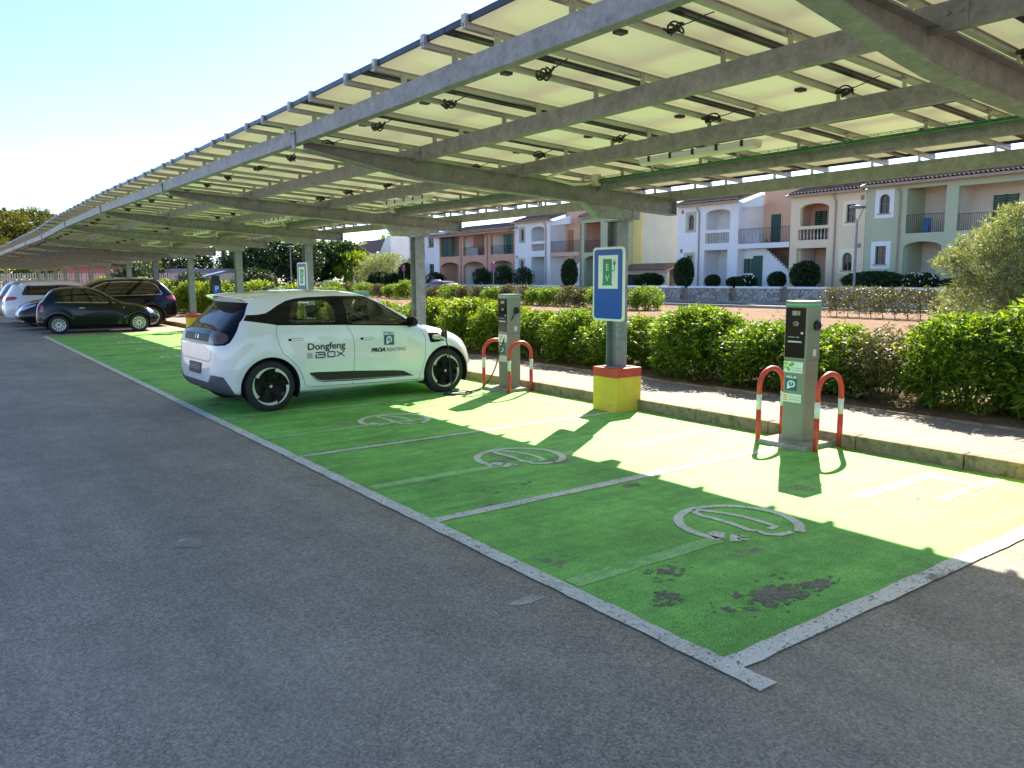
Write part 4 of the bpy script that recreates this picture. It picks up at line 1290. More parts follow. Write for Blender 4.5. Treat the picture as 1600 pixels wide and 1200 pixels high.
specD['regions'] = [
    ('roof_spoiler', WHITE, 'top', [(-.24, -.7), (-.24, .7), (-.235, .7), (-.235, -.7)], lambda c, n: False),
    ('tailgate_glass', M['rearglass'], 'side', blackrear, lambda c, n: True),
    ('window_surround', M['gloss_black'], 'side', fixp(dlo), SIDE),
    ('window', M['glass'], 'side', fixp(rwin), SIDE),
    ('window', M['glass'], 'side', fixp(fwin), SIDE),
    ('windscreen', M['glass'], 'top', [(1.52, -.62), (1.50, -.3), (1.50, .3), (1.52, .62), (2.28, .76), (2.34, .3), (2.34, -.3), (2.28, -.76)], lambda c, n: n.z > .2 and n.x > .1),
    ('door_seam', M['seam'], 'side', [p for L in (d1, d2, d3, sillseam) for p in strip(L, .006)], SIDE),
    ('side_skirt', M['matt_black'], 'side', skirt, SIDE),
    ('skirt_trim', plain('rose_grey_trim', (.36, .30, .29), .35), 'side', skline, SIDE),
    ('bumper_trim', M['grey_trim'], 'side', bumper_poly, lambda c, n: True),
    ('bumper_trim', M['grey_trim'], 'rear', [(-.52, .42), (-.40, .36), (.40, .36), (.52, .42), (.60, .2), (-.60, .2)], REAR),
    ('bumper_paint', WHITE, 'rear', [(-.60, .49), (-.50, .40), (.50, .40), (.60, .49), (.60, .86), (-.60, .86)], REAR),
    ('light_bar', plain('smoked_light_bar', (.008, .007, .008), .4, 0, .2, 20, spec=.1), 'rear', rounded([(-.50, .905), (.50, .905), (.50, 1.005), (-.50, 1.005)], .02), lambda c, n: n.x < -.12 and c.x < -.45),
    ('tail_light', M['smokelamp'], 'side', rounded([(-.66, .895), (-.54, .895), (-.475, .955), (-.485, 1.015), (-.56, 1.045), (-.66, 1.035)], .035), lambda c, n: abs(c.y) > .50),
    ('headlight', M['headlamp'], 'side', rounded([(2.965, .82), (3.10, .755), (3.20, .64), (3.14, .64), (3.04, .72)], .02), SIDE),
    ('grille', M['gloss_black'], 'rear', rounded([(-.45, .36), (.45, .36), (.52, .44), (-.52, .44)], .03), FRONT),
    ('charge_port', M['gloss_black'], 'side', rounded([(2.368, .900), (2.573, .888), (2.592, .800), (2.56, .768), (2.392, .758)], .03), NEAR),
]
specD['regions'] = specD['regions'][1:]
hatch = thing('parked_car', 'white electric hatchback with black wheels and stickered doors, plugged in at its front wing', 'car', (0.655, 8.61, 0), .036, 'cars parked under the carport')
build_car(specD, hatch)
bv = body_bvh(hatch)
def decal(nm, mb, m, par=hatch, off=.0025, st=.05, axis='side'): return obj(nm, project(dense(mb, st), bv, axis, off), m, par)
decal('door_lettering', move2(text('Dongfeng', .122, width=.535, offset=.0032), .77, .80), M['ink'])
tx = MB()
for (pl, wd) in (([(0, .068), (.115, .068), (.128, .06), (.128, .045), (.115, .038), (.03, .038)], .017), ([(.115, .038), (.13, .03), (.13, .012), (.118, .0), (0, .0), (0, .03)], .017), ([(.006, .0), (.006, .046)], .017), ([(.17, .008), (.178, .0), (.262, .0), (.27, .008), (.27, .06), (.262, .068), (.178, .068), (.17, .06), (.17, .006)], .017), ([(.30, .068), (.41, .0)], .015), ([(.30, .0), (.41, .068)], .015)):
    tx.join(ribbon(pl, wd))
decal('door_lettering', move2(tx, .615, .655), M['ink'])
tx = MB()
for i, row in enumerate(('1101', '1011', '0110', '1101')):
    pass
for (x, z, wq, hq) in ((.0, .0, .07, .006), (.0, .014, .03, .006), (.038, .014, .03, .006), (0, .03, .07, .006), (0, .046, .03, .006), (.038, .046, .03, .006), (0, .062, .07, .006), (.0, 0, .006, .068), (.032, 0, .006, .068), (.064, 0, .006, .068)):
    tx.join(flat([[(x, z), (x + wq, z), (x + wq, z + hq), (x, z + hq)]]))
decal('door_emblem', move2(tx, .495, .655), M['inkgrey'])
decal('door_lettering', move2(text('PROA', .072, width=.225, shear=.25, offset=.005), 1.535, .702), M['ink'])
decal('door_lettering', move2(text('RENTING', .070, width=.315, shear=.25, offset=.0012), 1.815, .695), M['inkgrey'])
st = decal('network_sticker', flat([[(1.630, .768), (1.790, .760), (1.790, .940), (1.630, .947)]]), M['tealblue'])
tx = move2(text('MELIB', .045, width=.145, offset=.001), 1.710, .918)
pin = arc(1.713, .842, .045, -60, 180, 22) + [(1.668, .778), (1.69, .780), (1.703, .796)]
tx.join(flat([pin, arc(1.713, .842, .027, 0, 345, 18)]))
tx.join(flat([[(1.71, .862), (1.722, .862), (1.715, .846), (1.724, .846), (1.707, .822), (1.711, .837), (1.702, .837)]]))
decal('sticker_print', tx, M['signwhite'], st, off=.004)
for (x0, z0) in ((.25, .908), (1.273, .872)):
    h = decal('door_handle', flat([rrect(x0, x0 + .198, z0 - .016, z0 + .016, .012)]), M['gloss_black'])
    mb = project(dense(flat([rrect(x0 + .035, x0 + .188, z0 - .011, z0 + .012, .009)]), .05), bv, 'side', .012)
    obj('grip', mb, WHITE, h)
# charge flap, plug, and cable from the charging post
bq = lambda x, z: project(MB().add([(x, z, 0)], []), bv, 'side', 0).v[0][1]
yp = bq(2.5, .83)
mb = MB(); mb.box(2.585, 2.597, yp - .15, yp - .005, .775, .945); mb2 = MB(); mb2.box(2.597, 2.603, yp - .15, yp - .005, .78, .94)
fl = obj('charge_flap', mb, M['black'], hatch, bevel=.004); obj('flap_skin', mb2, WHITE, fl)
mb = MB().tube([(2.47, yp + .02, .83), (2.48, yp - .05, .835), (2.50, yp - .10, .835)], .034, 12); mb.tube([(2.50, yp - .10, .835), (2.545, yp - .135, .82), (2.575, yp - .14, .79)], .020, 10)
obj('charge_connector', mb, M['lampbody'], hatch, smooth='auto')
mb = MB().lathe([(0, -.012), (.03, -.012), (.034, 0), (.034, .01)], 'y', (2.445, yp - .006, .715), 16); mb.bar((2.445, yp - .005, .74), (2.46, yp - .004, .775), .01, .01); obj('port_cap', mb, M['black'], hatch)
mirror(hatch, 2.045, -.87, 1.05, -1, M['gloss_black'], M['gloss_black']); mirror(hatch, 2.045, .87, 1.05, 1, M['gloss_black'], M['gloss_black'])
# tailgate: plate, lettering marks, spoiler lip, seam
mb = MB(); mb.box(-.668, -.655, -.26, .26, .50, .62)
o = obj('licence_plate', project(dense(flat([[(-.27, .49), (.20, .49), (.20, .63), (-.27, .63)]]), .06), bv, 'rear', .012), M['black'], hatch)
tx = MB(); tx.join(flat([[(-.09, .935), (-.05, .935), (-.05, .985), (-.09, .985)]])); tx.join(flat([[(.02, .935), (.035, .935), (.035, .985), (.02, .985)]]))
decal('rear_emblem', tx, M['headlamp'], hatch, off=.004, axis='rear')
decal('tailgate_seam', ribbon([(-.62, .80), (-.6, .70), (-.52, .665), (.52, .665), (.6, .70), (.62, .80)], .006), M['seam'], axis='rear')
vs = []; sec = []
for i in range(13):
    y = -.66 + 1.32 * i / 12; k = 1 - abs(y / .66) ** 2.5
    x0 = -.30 - .10 * k + .06 * (1 - k); zt = 1.475 + .012 * k - .035 * (1 - k)
    sec.append([(x0, y, zt - .012), (x0, y, zt), (-.10, y, zt + .022 - .01 * (1 - k)), (-.06, y, zt - .01 - .012 * (1 - k)), (-.16, y, zt - .055)])
mb = MB()
for sct in sec: mb.v += sct
for i in range(12):
    for j in range(5): mb.f.append([i * 5 + j, i * 5 + (j + 1) % 5, (i + 1) * 5 + (j + 1) % 5, (i + 1) * 5 + j]); mb.mi.append(0)
mb.f += [[0, 1, 2, 3, 4], [64, 63, 62, 61, 60]]; mb.mi += [0, 0]
obj('roof_spoiler', mb, WHITE, hatch, smooth='auto')

# charging cable lying between post and car
cbl = MB(); HX = lambda x, y, z: (Matrix.Translation((0.655, 8.61, 0)) @ Matrix.Rotation(.036, 4, 'Z') @ Vector((x, y, z)))
pts = [HX(2.575, yp - .14, .79), HX(2.60, yp - .16, .70), HX(2.62, yp - .17, .5), HX(2.63, yp - .18, .25), HX(2.62, yp - .2, .06), HX(2.58, yp - .22, .022)]
for i in range(30):
    a = i * 2 * pi / 13 + 2.5; rr_ = .19 + .025 * sin(i * 1.7)
    pts.append(HX(2.68 + rr_ * 1.15 * cos(a), yp - .30 + rr_ * .55 * sin(a), .022 + .012 * (i % 13 == 6) + .008 * (i // 13)))
pts += [Vector((3.62, 7.62, .02)), Vector((3.75, 7.60, .03)), Vector((3.86, 7.56, .10)), Vector((3.98, 7.50, .30)), Vector((4.08, 7.46, .62)), Vector((4.16, 7.35, 1.0)), Vector((4.255, 7.27, 1.20))]
def smooth_path(P, k=4):
    P = [Vector(p) for p in P]; out = []
    for i in range(len(P) - 1):
        a = P[max(0, i - 1)]; b = P[i]; c = P[i + 1]; d = P[min(len(P) - 1, i + 2)]
        for s in range(k):
            t = s / k; out.append(.5 * ((2 * b) + (c - a) * t + (2 * a - 5 * b + 4 * c - d) * t * t + (3 * b - a - 3 * c + d) * t ** 3))
    out.append(P[-1]); return out
cbl.tube(smooth_path(pts), .0095, 8)
tag(obj('charging_cable', cbl, M['black'], smooth=True), 'black charging cable coiled on the ground by the front wheel of the white hatchback', 'cable')

# ------------------------------------------------------------------ small dark green retro hatchback
GRN = m_carpaint('dark_green_car_paint', (.004, .007, .006), .0, .2, .35, .25)
specF = dict(W=1.63, paint=GRN, R=.295, rr=.20, wd=.18, wheel='spokes',
    tab=dict(
        zb=[(-.60, .34), (-.56, .27), (-.4, .22), (.4, .18), (1.9, .18), (2.6, .20), (2.85, .24), (2.95, .34)],
        zt=[(-.60, .56), (-.58, .75), (-.54, .90), (-.46, 1.02), (-.40, 1.08), (-.28, 1.24), (-.16, 1.37), (-.08, 1.42), (.1, 1.455), (.5, 1.485), (.8, 1.475), (1.05, 1.43), (1.3, 1.32), (1.6, 1.14), (1.78, 1.03), (1.9, .99), (2.2, .94), (2.5, .86), (2.7, .77), (2.84, .63), (2.92, .50), (2.95, .42)],
        w=[(-.60, .50), (-.57, .62), (-.5, .70), (-.3, .775), (0, .81), (1.2, .815), (2.2, .805), (2.5, .76), (2.75, .63), (2.88, .48), (2.95, .32)],
        wb=[(-.60, .93), (0, .945), (2.0, .95), (2.95, .9)],
        wr=[(-.60, .85), (-.3, .76), (.1, .70), (.8, .71), (1.3, .76), (1.75, .84), (2.2, .84), (2.95, .8)],
        rk=[(-.6, .6), (-.2, .75), (.2, .82), (1.0, .83), (1.6, .65), (1.9, .55), (2.95, .5)],
        belt=[(-.6, .95), (-.3, .99), (0, .99), (1.0, .965), (1.75, .93), (2.2, .84), (2.95, .6)]),
    arches=[(0, .29, .335, .015), (2.30, .29, .335, .015)], cabin=(.0, 1.7), seats=(.25, .95), dashz=.96, seatz=.22,
    split={'window': True, 'tail_light': True, 'headlight': True})
specF['stations'] = stations(-.60, 2.95, .04)
fw = [(.12, 1.00), (.06, 1.30), (.14, 1.38), (.6, 1.405), (.95, 1.375), (1.30, 1.20), (1.58, 1.00), (1.60, .965)]
specF['regions'] = [
    ('window', M['darkglass'], 'side', rounded([(.20, 1.01), (.13, 1.30), (.24, 1.375), (.40, 1.385), (.38, 1.0)], .05), SIDE),
    ('window', m_glass('green_tint_glass', (.30, .34, .30)), 'side', rounded([(.44, .995), (.46, 1.39), (.72, 1.40), (.97, 1.36), (1.30, 1.175), (1.56, .985), (1.56, .965)], .05), SIDE),
    ('window_trim', M['chrome'], 'side', [p for p in strip([(-.05, 1.0), (.6, .983), (1.64, .955)], .014)], SIDE),
    ('rear_window', M['rearglass'], 'rear', rounded([(-.50, 1.08), (-.42, 1.36), (.42, 1.36), (.50, 1.08)], .07), REAR),
    ('windscreen', M['darkglass'], 'top', [(1.10, -.5), (1.08, .0), (1.10, .5), (1.72, .64), (1.80, .0), (1.72, -.64)], lambda c, n: n.z > .2 and n.x > .1),
    ('tail_light', M['redlamp'], 'side', rounded([(-.505, .70), (-.40, .70), (-.375, .90), (-.455, .92)], .03), SIDE),
    ('headlight', M['headlamp'], 'side', rounded([(2.60, .80), (2.72, .74), (2.78, .62), (2.70, .58), (2.58, .66)], .04), SIDE),
    ('bumper_trim', M['chrome'], 'side', rounded([(-.64, .385), (-.42, .385), (-.42, .415), (-.64, .415)], .012), lambda c, n: True),
    ('door_seam', M['liner'], 'side', [p for L in ([(.36, .98), (.34, .75), (.42, .45), (.50, .26)], [(1.64, .95), (1.66, .7), (1.60, .3)]) for p in strip(L, .008)], SIDE),
]
fi = thing('parked_car', 'small dark green retro hatchback with silver multi-spoke wheels beside the green bays', 'car', (0.52, 27.15, 0), -.10, 'cars parked under the carport')
build_car(specF, fi); bv = body_bvh(fi)
obj('door_handle', project(dense(flat([rrect(.60, .76, .80, .825, .01)]), .05), bv, 'side', .02), M['chrome'], fi)
mirror(fi, 1.50, -.80, .99, -1, GRN, M['black']); mirror(fi, 1.50, .80, .99, 1, GRN, M['black'])
obj('side_repeater', project(flat([rrect(1.86, 1.90, .79, .815, .008)]), bv, 'side', .006), M['headlamp'], fi)
obj('licence_plate', project(dense(flat([[(-.26, .52), (.26, .52), (.26, .63), (-.26, .63)]]), .06), bv, 'rear', .012), M['white'], fi)

# ------------------------------------------------------------------ large SUV shape, used for three parked cars
def suv_spec(paint, glass, L=4.9, W=1.94, H=1.77, wheel='five', chrome=True, roofshape=0):
    k = (L - 4.9)
    x1 = 3.95 + k * .6
    s = dict(W=W, paint=paint, R=.375, rr=.255, wd=.26, wheel=wheel,
        tab=dict(
            zb=[(-.95, .45), (-.90, .36), (-.7, .30), (0, .24), (2.9, .24), (x1 - .25, .28), (x1, .42)],
            zt=[(-.95, .68), (-.93, .92), (-.88, 1.08), (-.82, 1.17), (-.70, 1.36), (-.55, 1.55), (-.45, H - .12), (-.30, H - .05), (.2, H - .005), (.8, H), (1.4, H - .04), (1.8, H - .14), (2.1, H - .32), (2.45, 1.24), (2.65, 1.14), (2.9, 1.10), (3.3, 1.05), (3.6, .98), (x1 - .18, .86), (x1 - .06, .70), (x1, .56)],
            w=[(-.95, W / 2 * .70), (-.90, W / 2 * .83), (-.75, W / 2 * .92), (-.4, W / 2 * .985), (0, W / 2), (2.9, W / 2), (3.4, W / 2 * .95), (x1 - .2, W / 2 * .82), (x1 - .05, W / 2 * .66), (x1, W / 2 * .52)],
            wb=[(-.95, .94), (0, .95), (2.4, .955), (x1, .92)],
            wr=[(-.95, .88), (-.4, .76), (.5, .75), (1.6, .76), (2.2, .84), (2.6, .88), (x1, .86)],
            rk=[(-.95, .6), (-.4, .78), (.5, .84), (1.6, .82), (2.3, .6), (2.8, .5), (x1, .5)],
            belt=[(-.95, 1.12), (0, 1.10), (1.5, 1.07), (2.5, 1.03), (3.2, .95), (x1, .75)]),
        arches=[(0, .37, .43, .02), (2.93 + k * .55, .37, .43, .02)], cabin=(0, 2.3), seats=(.5, 1.45), dashz=1.10, seatz=.42,
        split={'window': True, 'tail_light': True, 'headlight': True})
    s['stations'] = stations(-.95, x1, .045)
    win = rounded([(-.42, 1.16), (-.22, 1.52), (-.02, H - .165), (.9, H - .14), (1.45, H - .18), (1.85, 1.42), (2.28, 1.12)], .09)
    trim = [(p, q) for p, q in zip(win, win[1:] + win[:1])]
    s['regions'] = [
        ('window', glass, 'side', win, SIDE),
        ('rear_window', M['rearglass'], 'rear', rounded([(-.62, 1.20), (-.52, 1.56), (.52, 1.56), (.62, 1.20)], .07), REAR),
        ('windscreen', M['darkglass'], 'top', [(1.78, -.6), (1.74, 0), (1.78, .6), (2.40, .74), (2.50, 0), (2.40, -.74)], lambda c, n: n.z > .2 and n.x > .1),
        ('tail_light', M['redlamp'], 'side', rounded([(-.95, .95), (-.60, 1.0), (-.52, 1.06), (-.62, 1.12), (-.95, 1.10)], .03), lambda c, n: abs(c.y) > .45),
        ('headlight', M['headlamp'], 'side', rounded([(x1 - .55, .90), (x1 - .20, .83), (x1 - .02, .72), (x1 - .05, .66), (x1 - .25, .74), (x1 - .5, .84)], .02), lambda c, n: abs(c.y) > .40),
        ('sill_trim', M['matt_black'], 'side', [(-.3, .2), (-.3, .36), (3.3, .36), (3.3, .2)], SIDE),
        ('grille', M['gloss_black'], 'rear', rounded([(-.42, .58), (.42, .58), (.40, .85), (-.40, .85)], .05), FRONT),
    ]
    if chrome: s['regions'].insert(1, ('window_trim', M['chrome'], 'side', [p for a, b in trim for p in strip([a, b], .022)], SIDE))
    return s
NAVY = m_carpaint('navy_car_paint', (.003, .0035, .005), .0, .2, .4, .25)
su = thing('parked_car', 'large black suv with chrome window trim, reversed in behind the small green hatchback', 'car', (3.65, 29.6, 0), pi + .01, 'cars parked under the carport')
build_car(suv_spec(NAVY, M['darkglass'], 5.15), su); bv = body_bvh(su)
mirror(su, 2.25, .97, 1.16, 1, NAVY, M['black']); mirror(su, 2.25, -.97, 1.16, -1, NAVY, M['black'])
mb = MB(); mb.box(3.93, 3.99, -.75, .75, .30, .325); obj('bumper_trim', mb, M['chrome'], su, bevel=.01)
SILW = m_carpaint('pearl_white_car_paint', (.70, .71, .74))
ws = thing('parked_car', 'white suv with red tail light, cut off by the left edge', 'car', (.30, 32.3, 0), .0, 'cars parked under the carport')
sw_ = suv_spec(SILW, M['darkglass'], 4.55, 1.87, 1.66, chrome=False)
sw_['regions'][2] = ('tail_light', M['redlamp'], 'side', rounded([(-.95, 1.02), (-.66, 1.02), (-.70, .84), (-.95, .80)], .03), lambda c, n: abs(c.y) > .45) if False else sw_['regions'][2]
build_car(sw_, ws)
GREY = m_carpaint('grey_car_paint', (.22, .24, .28), .3)
gs = thing('parked_car', 'grey car behind the white suv, only its roof and rear showing', 'car', (.25, 35.0, 0), .0, 'cars parked under the carport')
build_car(suv_spec(GREY, M['darkglass'], 4.6, 1.88, 1.72, chrome=False), gs)

# ------------------------------------------------------------------ cars in the street
PALE = m_carpaint('pale_blue_white_car_paint', (.62, .70, .76))
ea = thing('street_car', 'white estate car parked in the street before the large dark tree', 'car', (36.2, 88.5, .0), pi / 2 + pi, 'cars parked in the street')
se = suv_spec(PALE, M['darkglass'], 4.4, 1.8, 1.52, chrome=False); se['interior'] = False
build_car(se, ea)
MAR = m_carpaint('maroon_car_paint', (.12, .02, .03), .2)
ma = thing('street_car', 'dark red car partly hidden by the dry hedge in front of the salmon pink house', 'car', (36.0, 62.6, .0), pi / 2 + pi, 'cars parked in the street')
sm = suv_spec(MAR, M['darkglass'], 4.2, 1.76, 1.48, chrome=False); sm['interior'] = False
build_car(sm, ma)
# ================================================================== HOUSES
def m_wall(name, col):
    m, t, b = newmat(name); b.inputs['Roughness'].default_value = .9; b.inputs['Specular IOR Level'].default_value = .2
    n = noise(t, .5, 6, .65); f = noise(t, 14, 4, .6)
    c = ramp(t, n, [(.3, tuple(x * .90 for x in col)), (.7, tuple(min(1, x * 1.05) for x in col))])
    c = mixc(t, .25, c, ramp(t, f, [(.3, .38), (.7, .62)]), 'OVERLAY')
    tc = N(t, 'ShaderNodeTexCoord'); mp = N(t, 'ShaderNodeMapping'); mp.inputs['Scale'].default_value = (1, 2.2, .12)
    t.links.new(tc.outputs['Object'], mp.inputs[0])
    st = ramp(t, noise(t, 1.6, 5, .7, vec=mp.outputs[0]), [(.56, 0.0), (.8, .22)])
    c = mixc(t, st, c, tuple(x * .6 for x in col))
    t.links.new(c, b.inputs['Base Color']); bump(t, b, f, .2); return m
WM = dict(white=m_wall('white_render', (.85, .85, .84)), peach=m_wall('salmon_render', (.70, .45, .32)), cream=m_wall('cream_render', (.84, .69, .47)),
         sage=m_wall('sage_render', (.50, .54, .36)), yellow=m_wall('pale_yellow_render', (.95, .76, .30)), pyellow=m_wall('ivory_render', (.97, .84, .60)), beige=m_wall('beige_render', (.74, .66, .54)),
         pink=m_wall('coral_render', (.66, .38, .27)), trimg=m_wall('stone_green_trim', (.50, .52, .38)))
M['shutter'] = plain('dark_green_shutter', (.012, .075, .050), .45, 0, .15, 5)
M['wood'] = plain('brown_door_wood', (.40, .20, .11), .5, 0, .2, 4)
M['pane'] = plain('dark_window_pane', (.03, .032, .038), .12, 0, .1, 4)
M['pipe'] = plain('terracotta_pipe', (.40, .28, .20), .6, 0, .15)
M['iron'] = plain('dark_iron', (.03, .03, .032), .5, 0, .1)
M['vent'] = plain('brown_vent', (.28, .22, .16), .8, 0, .1)
M['balu'] = m_concrete('stone_baluster', (.58, .52, .42))
def m_tile():
    m, t, b = newmat('clay_roof_tiles'); b.inputs['Roughness'].default_value = .9
    c = ramp(t, noise(t, 2.5, 6, .75), [(.25, (.08, .05, .04)), (.5, (.17, .11, .085)), (.75, (.34, .25, .20))])
    t.links.new(c, b.inputs['Base Color']); bump(t, b, noise(t, 30, 3), .4); return m
M['tile'] = m_tile()
FX = 43.0
def fac(mb, x, th=0):   # local (u, v, w) -> facade plane X = x, u = Y, v = Z
    mb.v = [(x + p[2], p[0], p[1]) for p in mb.v]; return mb
def arch(y0, y1, z0, zs, zt, n=12):
    """opening with springing height zs and crown zt"""
    cy = (y0 + y1) / 2; hw = (y1 - y0) / 2; h = zt - zs
    return [(y0, z0), (y1, z0)] + [(cy + hw * cos(pi * i / n), zs + h * sin(pi * i / n)) for i in range(n + 1)]
def rect(y0, y1, z0, z1): return [(y0, z0), (y1, z0), (y1, z1), (y0, z1)]
def house_wall(par, y0, y1, z0, z1, holes, mat, x=FX, th=.28, outline=None):
    return obj('wall', fac(flat([outline or rect(y0, y1, z0, z1)] + holes, th), x + th / 2), mat, par)
def recess_room(par, y0, y1, z0, z1, mat, depth=2.0, x=FX, side=None):
    mb = MB(); a = x + .285; b = x + depth
    mb.add([(b, y0, z0), (b, y1, z0), (b, y1, z1), (b, y0, z1), (a, y0, z0), (a, y1, z0), (a, y1, z1), (a, y0, z1)],
           [(0, 1, 2, 3), (4, 0, 3, 7), (1, 5, 6, 2), (4, 5, 1, 0), (3, 2, 6, 7)])
    return obj('recess', mb, mat, par)
def house_window(par, y0, y1, z0, z1, frame=None, arched=False, x=FX, fw=.22, mat=None, pw=.0):
    hole = arch(y0, y1, z0, z1 - (y1 - y0) / 2, z1) if arched else rect(y0, y1, z0, z1)
    w_ = obj('window', fac(flat([rect(y0 - .02, y1 + .02, z0 - .02, z1 + .02)], .03), x + .16), mat or M['pane'], par)
    mb = MB(); cy = (y0 + y1) / 2; mb.box(x + .10, x + .145, cy - .02, cy + .02, z0, z1); mb.box(x + .10, x + .144, y0, y1, (z0 + z1) / 2 - .015, (z0 + z1) / 2 + .015)
    obj('frame', mb, M['wood'], w_)
    mb = MB(); mb.box(x - .06, x + .10, y0 - .08, y1 + .08, z0 - .07, z0 - .002); obj('sill', mb, M['pipe'], w_)
    if frame: obj('surround', fac(flat([rect(y0 - fw, y1 + fw, z0 - fw, z1 + fw), hole], .02), x - .009), frame, w_)
    return hole
def house_door(par, y0, y1, z0, z1, mat, x): return obj('door', MB().box(x - .06, x - .005, y0, y1, z0, z1), mat, par)
def house_shutter(par, y0, y1, z0, z1, x):
    mb = MB(); n = 14; m_ = (y0 + y1) / 2
    for a, b in ((y0, m_ - .01), (m_ + .01, y1)):
        mb.box(x - .07, x - .02, a, a + .06, z0, z1); mb.box(x - .07, x - .02, b - .06, b, z0, z1)
        for i in range(n):
            z = z0 + (z1 - z0) * i / n; mb.box(x - .062, x - .03, a + .06, b - .06, z, z + (z1 - z0) / n * .8)
    return obj('shutter', mb, M['shutter'], par)
def iron_railing(par, y0, y1, z0, z1, x=FX + .06, posts=.11, slope=0.0):
    mb = MB(); n = int(abs(y1 - y0) / posts)
    mb.bar((x, y0, z1), (x, y1, z1 + slope), .04, .03); mb.bar((x, y0, z0 + .05), (x, y1, z0 + .05 + slope), .03, .02)
    for i in range(n + 1):
        t = i / n; y = y0 + (y1 - y0) * t; mb.bar((x, y, z0 + .05 + slope * t), (x, y, z1 + slope * t), .018, .018, up=(1, 0, 0))
    return obj('railing', mb, M['iron'], par)
def balustrade(par, y0, y1, z0, z1, x=FX + .14):
    mb = MB(); n = int((y1 - y0) / .23)
    for i in range(n):
        y = y0 + (y1 - y0) * (i + .5) / n; h = z1 - z0
        mb.lathe([(.045, z0), (.045, z0 + .06 * h), (.025, z0 + .12 * h), (.062, z0 + .32 * h), (.05, z0 + .5 * h), (.025, z0 + .78 * h), (.03, z0 + .86 * h), (.045, z0 + .94 * h), (.045, z1)], 'z', (x, y, 0), 8)
    return obj('balustrade', mb, M['balu'], par, smooth=True)
def downpipe(par, y, z0, z1, x=FX - .07):
    return obj('downpipe', MB().tube([(x - .12, y + .12, z1 + .1), (x - .12, y + .12, z1), (x, y, z1 - .35), (x, y, z0)], .05, 8), M['pipe'], par, smooth='auto')
def wall_vent(par, y, z, x=FX): return obj('vent', MB().box(x - .02, x + .01, y - .11, y + .11, z - .13, z + .13), M['vent'], par)
def tile_roof(par, y0, y1, x0, z0, depth, rise, name='roof'):
    mb = MB(); per = .24; ny = max(4, int((y1 - y0) / per) * 8); rows = max(2, int(depth / .42)); vs = []
    for j in range(rows):
        for e in (0, 1):
            for i in range(ny + 1):
                y = y0 + (y1 - y0) * i / ny; t = (j + e) / rows
                vs.append((x0 + depth * t, y, z0 + rise * t + .075 * abs(sin(pi * (y - y0) / per)) + (.035 if e == 0 else 0)))
    fs = []
    for r in range(rows * 2 - 1):
        for i in range(ny): fs.append((r * (ny + 1) + i, r * (ny + 1) + i + 1, (r + 1) * (ny + 1) + i + 1, (r + 1) * (ny + 1) + i))
    mb.add(vs, fs)
    o = obj(name, mb, M['tile'], par, smooth=True)
    ev = MB(); ev.add([(x0 + .02, y0, z0 - .14), (x0 + .02, y1, z0 - .14), (x0 + .02, y1, z0 - .005), (x0 + .02, y0, z0 - .005), (x0 + depth, y0, z0 + rise - .14), (x0 + depth, y1, z0 + rise - .14), (x0 + depth, y1, z0 + rise - .02), (x0 + depth, y0, z0 + rise - .02)],
                     [(0, 1, 2, 3), (0, 4, 5, 1), (3, 2, 6, 7), (0, 3, 7, 4), (1, 5, 6, 2), (4, 7, 6, 5)])
    obj('eaves', ev, M['pipe'], o)
    return o
def sidewalls(par, y0, y1, mat, x=FX, depth=6, z1=6.8):
    mb = MB(); mb.box(x + .285, x + depth, y0, y0 + .2, .9, z1); mb.box(x + .285, x + depth, y1 - .2, y1, .9, z1); mb.box(x + depth - .2, x + depth, y0 + .2, y1 - .2, .9, z1)
    return obj('side_wall', mb, mat, par)
GZ = .95
# --- right block: white house
h = thing('terraced_house', 'white house with arched balcony, stone balusters and salmon terrace, right beside the yellow wall', 'house', (0, 0, 0), 0, 'two storey houses along the street')
hs = []
hs.append(house_window(h, 37.75, 38.32, 5.14, 6.20, WM['trimg'], True)); hs.append(house_window(h, 37.80, 38.40, 2.2, 3.25, WM['trimg']))
hs += [arch(34.45, 36.62, 5.0, 6.12, 6.42), rect(34.5, 36.66, 4.05, 4.78), rect(34.62, 36.72, GZ, 3.57)]
house_wall(h, 33.75, 39.3, .9, 6.86, hs, WM['white'])
recess_room(h, 34.3, 36.8, 3.75, 6.55, WM['white'], 1.6); obj('inner_wall', MB().box(FX + .3, FX + 1.55, 34.32, 34.42, 3.8, 6.5), WM['peach'], h)
recess_room(h, 34.5, 36.85, GZ, 3.65, WM['white'], 1.8); obj('inner_wall', MB().box(FX + .3, FX + 1.75, 34.52, 34.62, GZ, 3.6), WM['peach'], h)
balustrade(h, 34.5, 36.66, 4.05, 4.78); downpipe(h, 37.2, 1.0, 6.6); wall_vent(h, 38.85, 6.45); wall_vent(h, 38.9, 3.6); wall_vent(h, 35.5, 5.95, FX + 1.58)
sidewalls(h, 33.75, 39.3, WM['white'])
tile_roof(h, 33.6, 39.5, 42.55, 6.92, 3.4, 1.0)
obj('wall', fac(flat([rect(29.6, 33.74, .9, 8.2)], .2), 45.9), WM['peach'], h)
obj('parapet', fac(flat([[(32.1, 6.42), (33.74, 6.42), (33.74, 6.75), (32.1, 7.2)]], .2), FX + .5), WM['white'], h)
obj('terrace_slab', MB().box(FX - .02, 45.78, 29.62, 33.74, 3.58, 3.92), WM['white'], h)
iron_railing(h, 29.65, 33.7, 3.92, 4.92)
house_door(h, 32.3, 33.05, 3.93, 6.0, M['shutter'], 45.78)
obj('balcony_screen', MB().box(FX + .3, FX + .34, 32.2, 33.4, 3.95, 4.75), plain('pale_screen', (.7, .72, .75), .6), h)
stp = [(33.74, .9), (33.74, 3.57), (32.14, 3.57)]
y, z = 32.14, 3.57
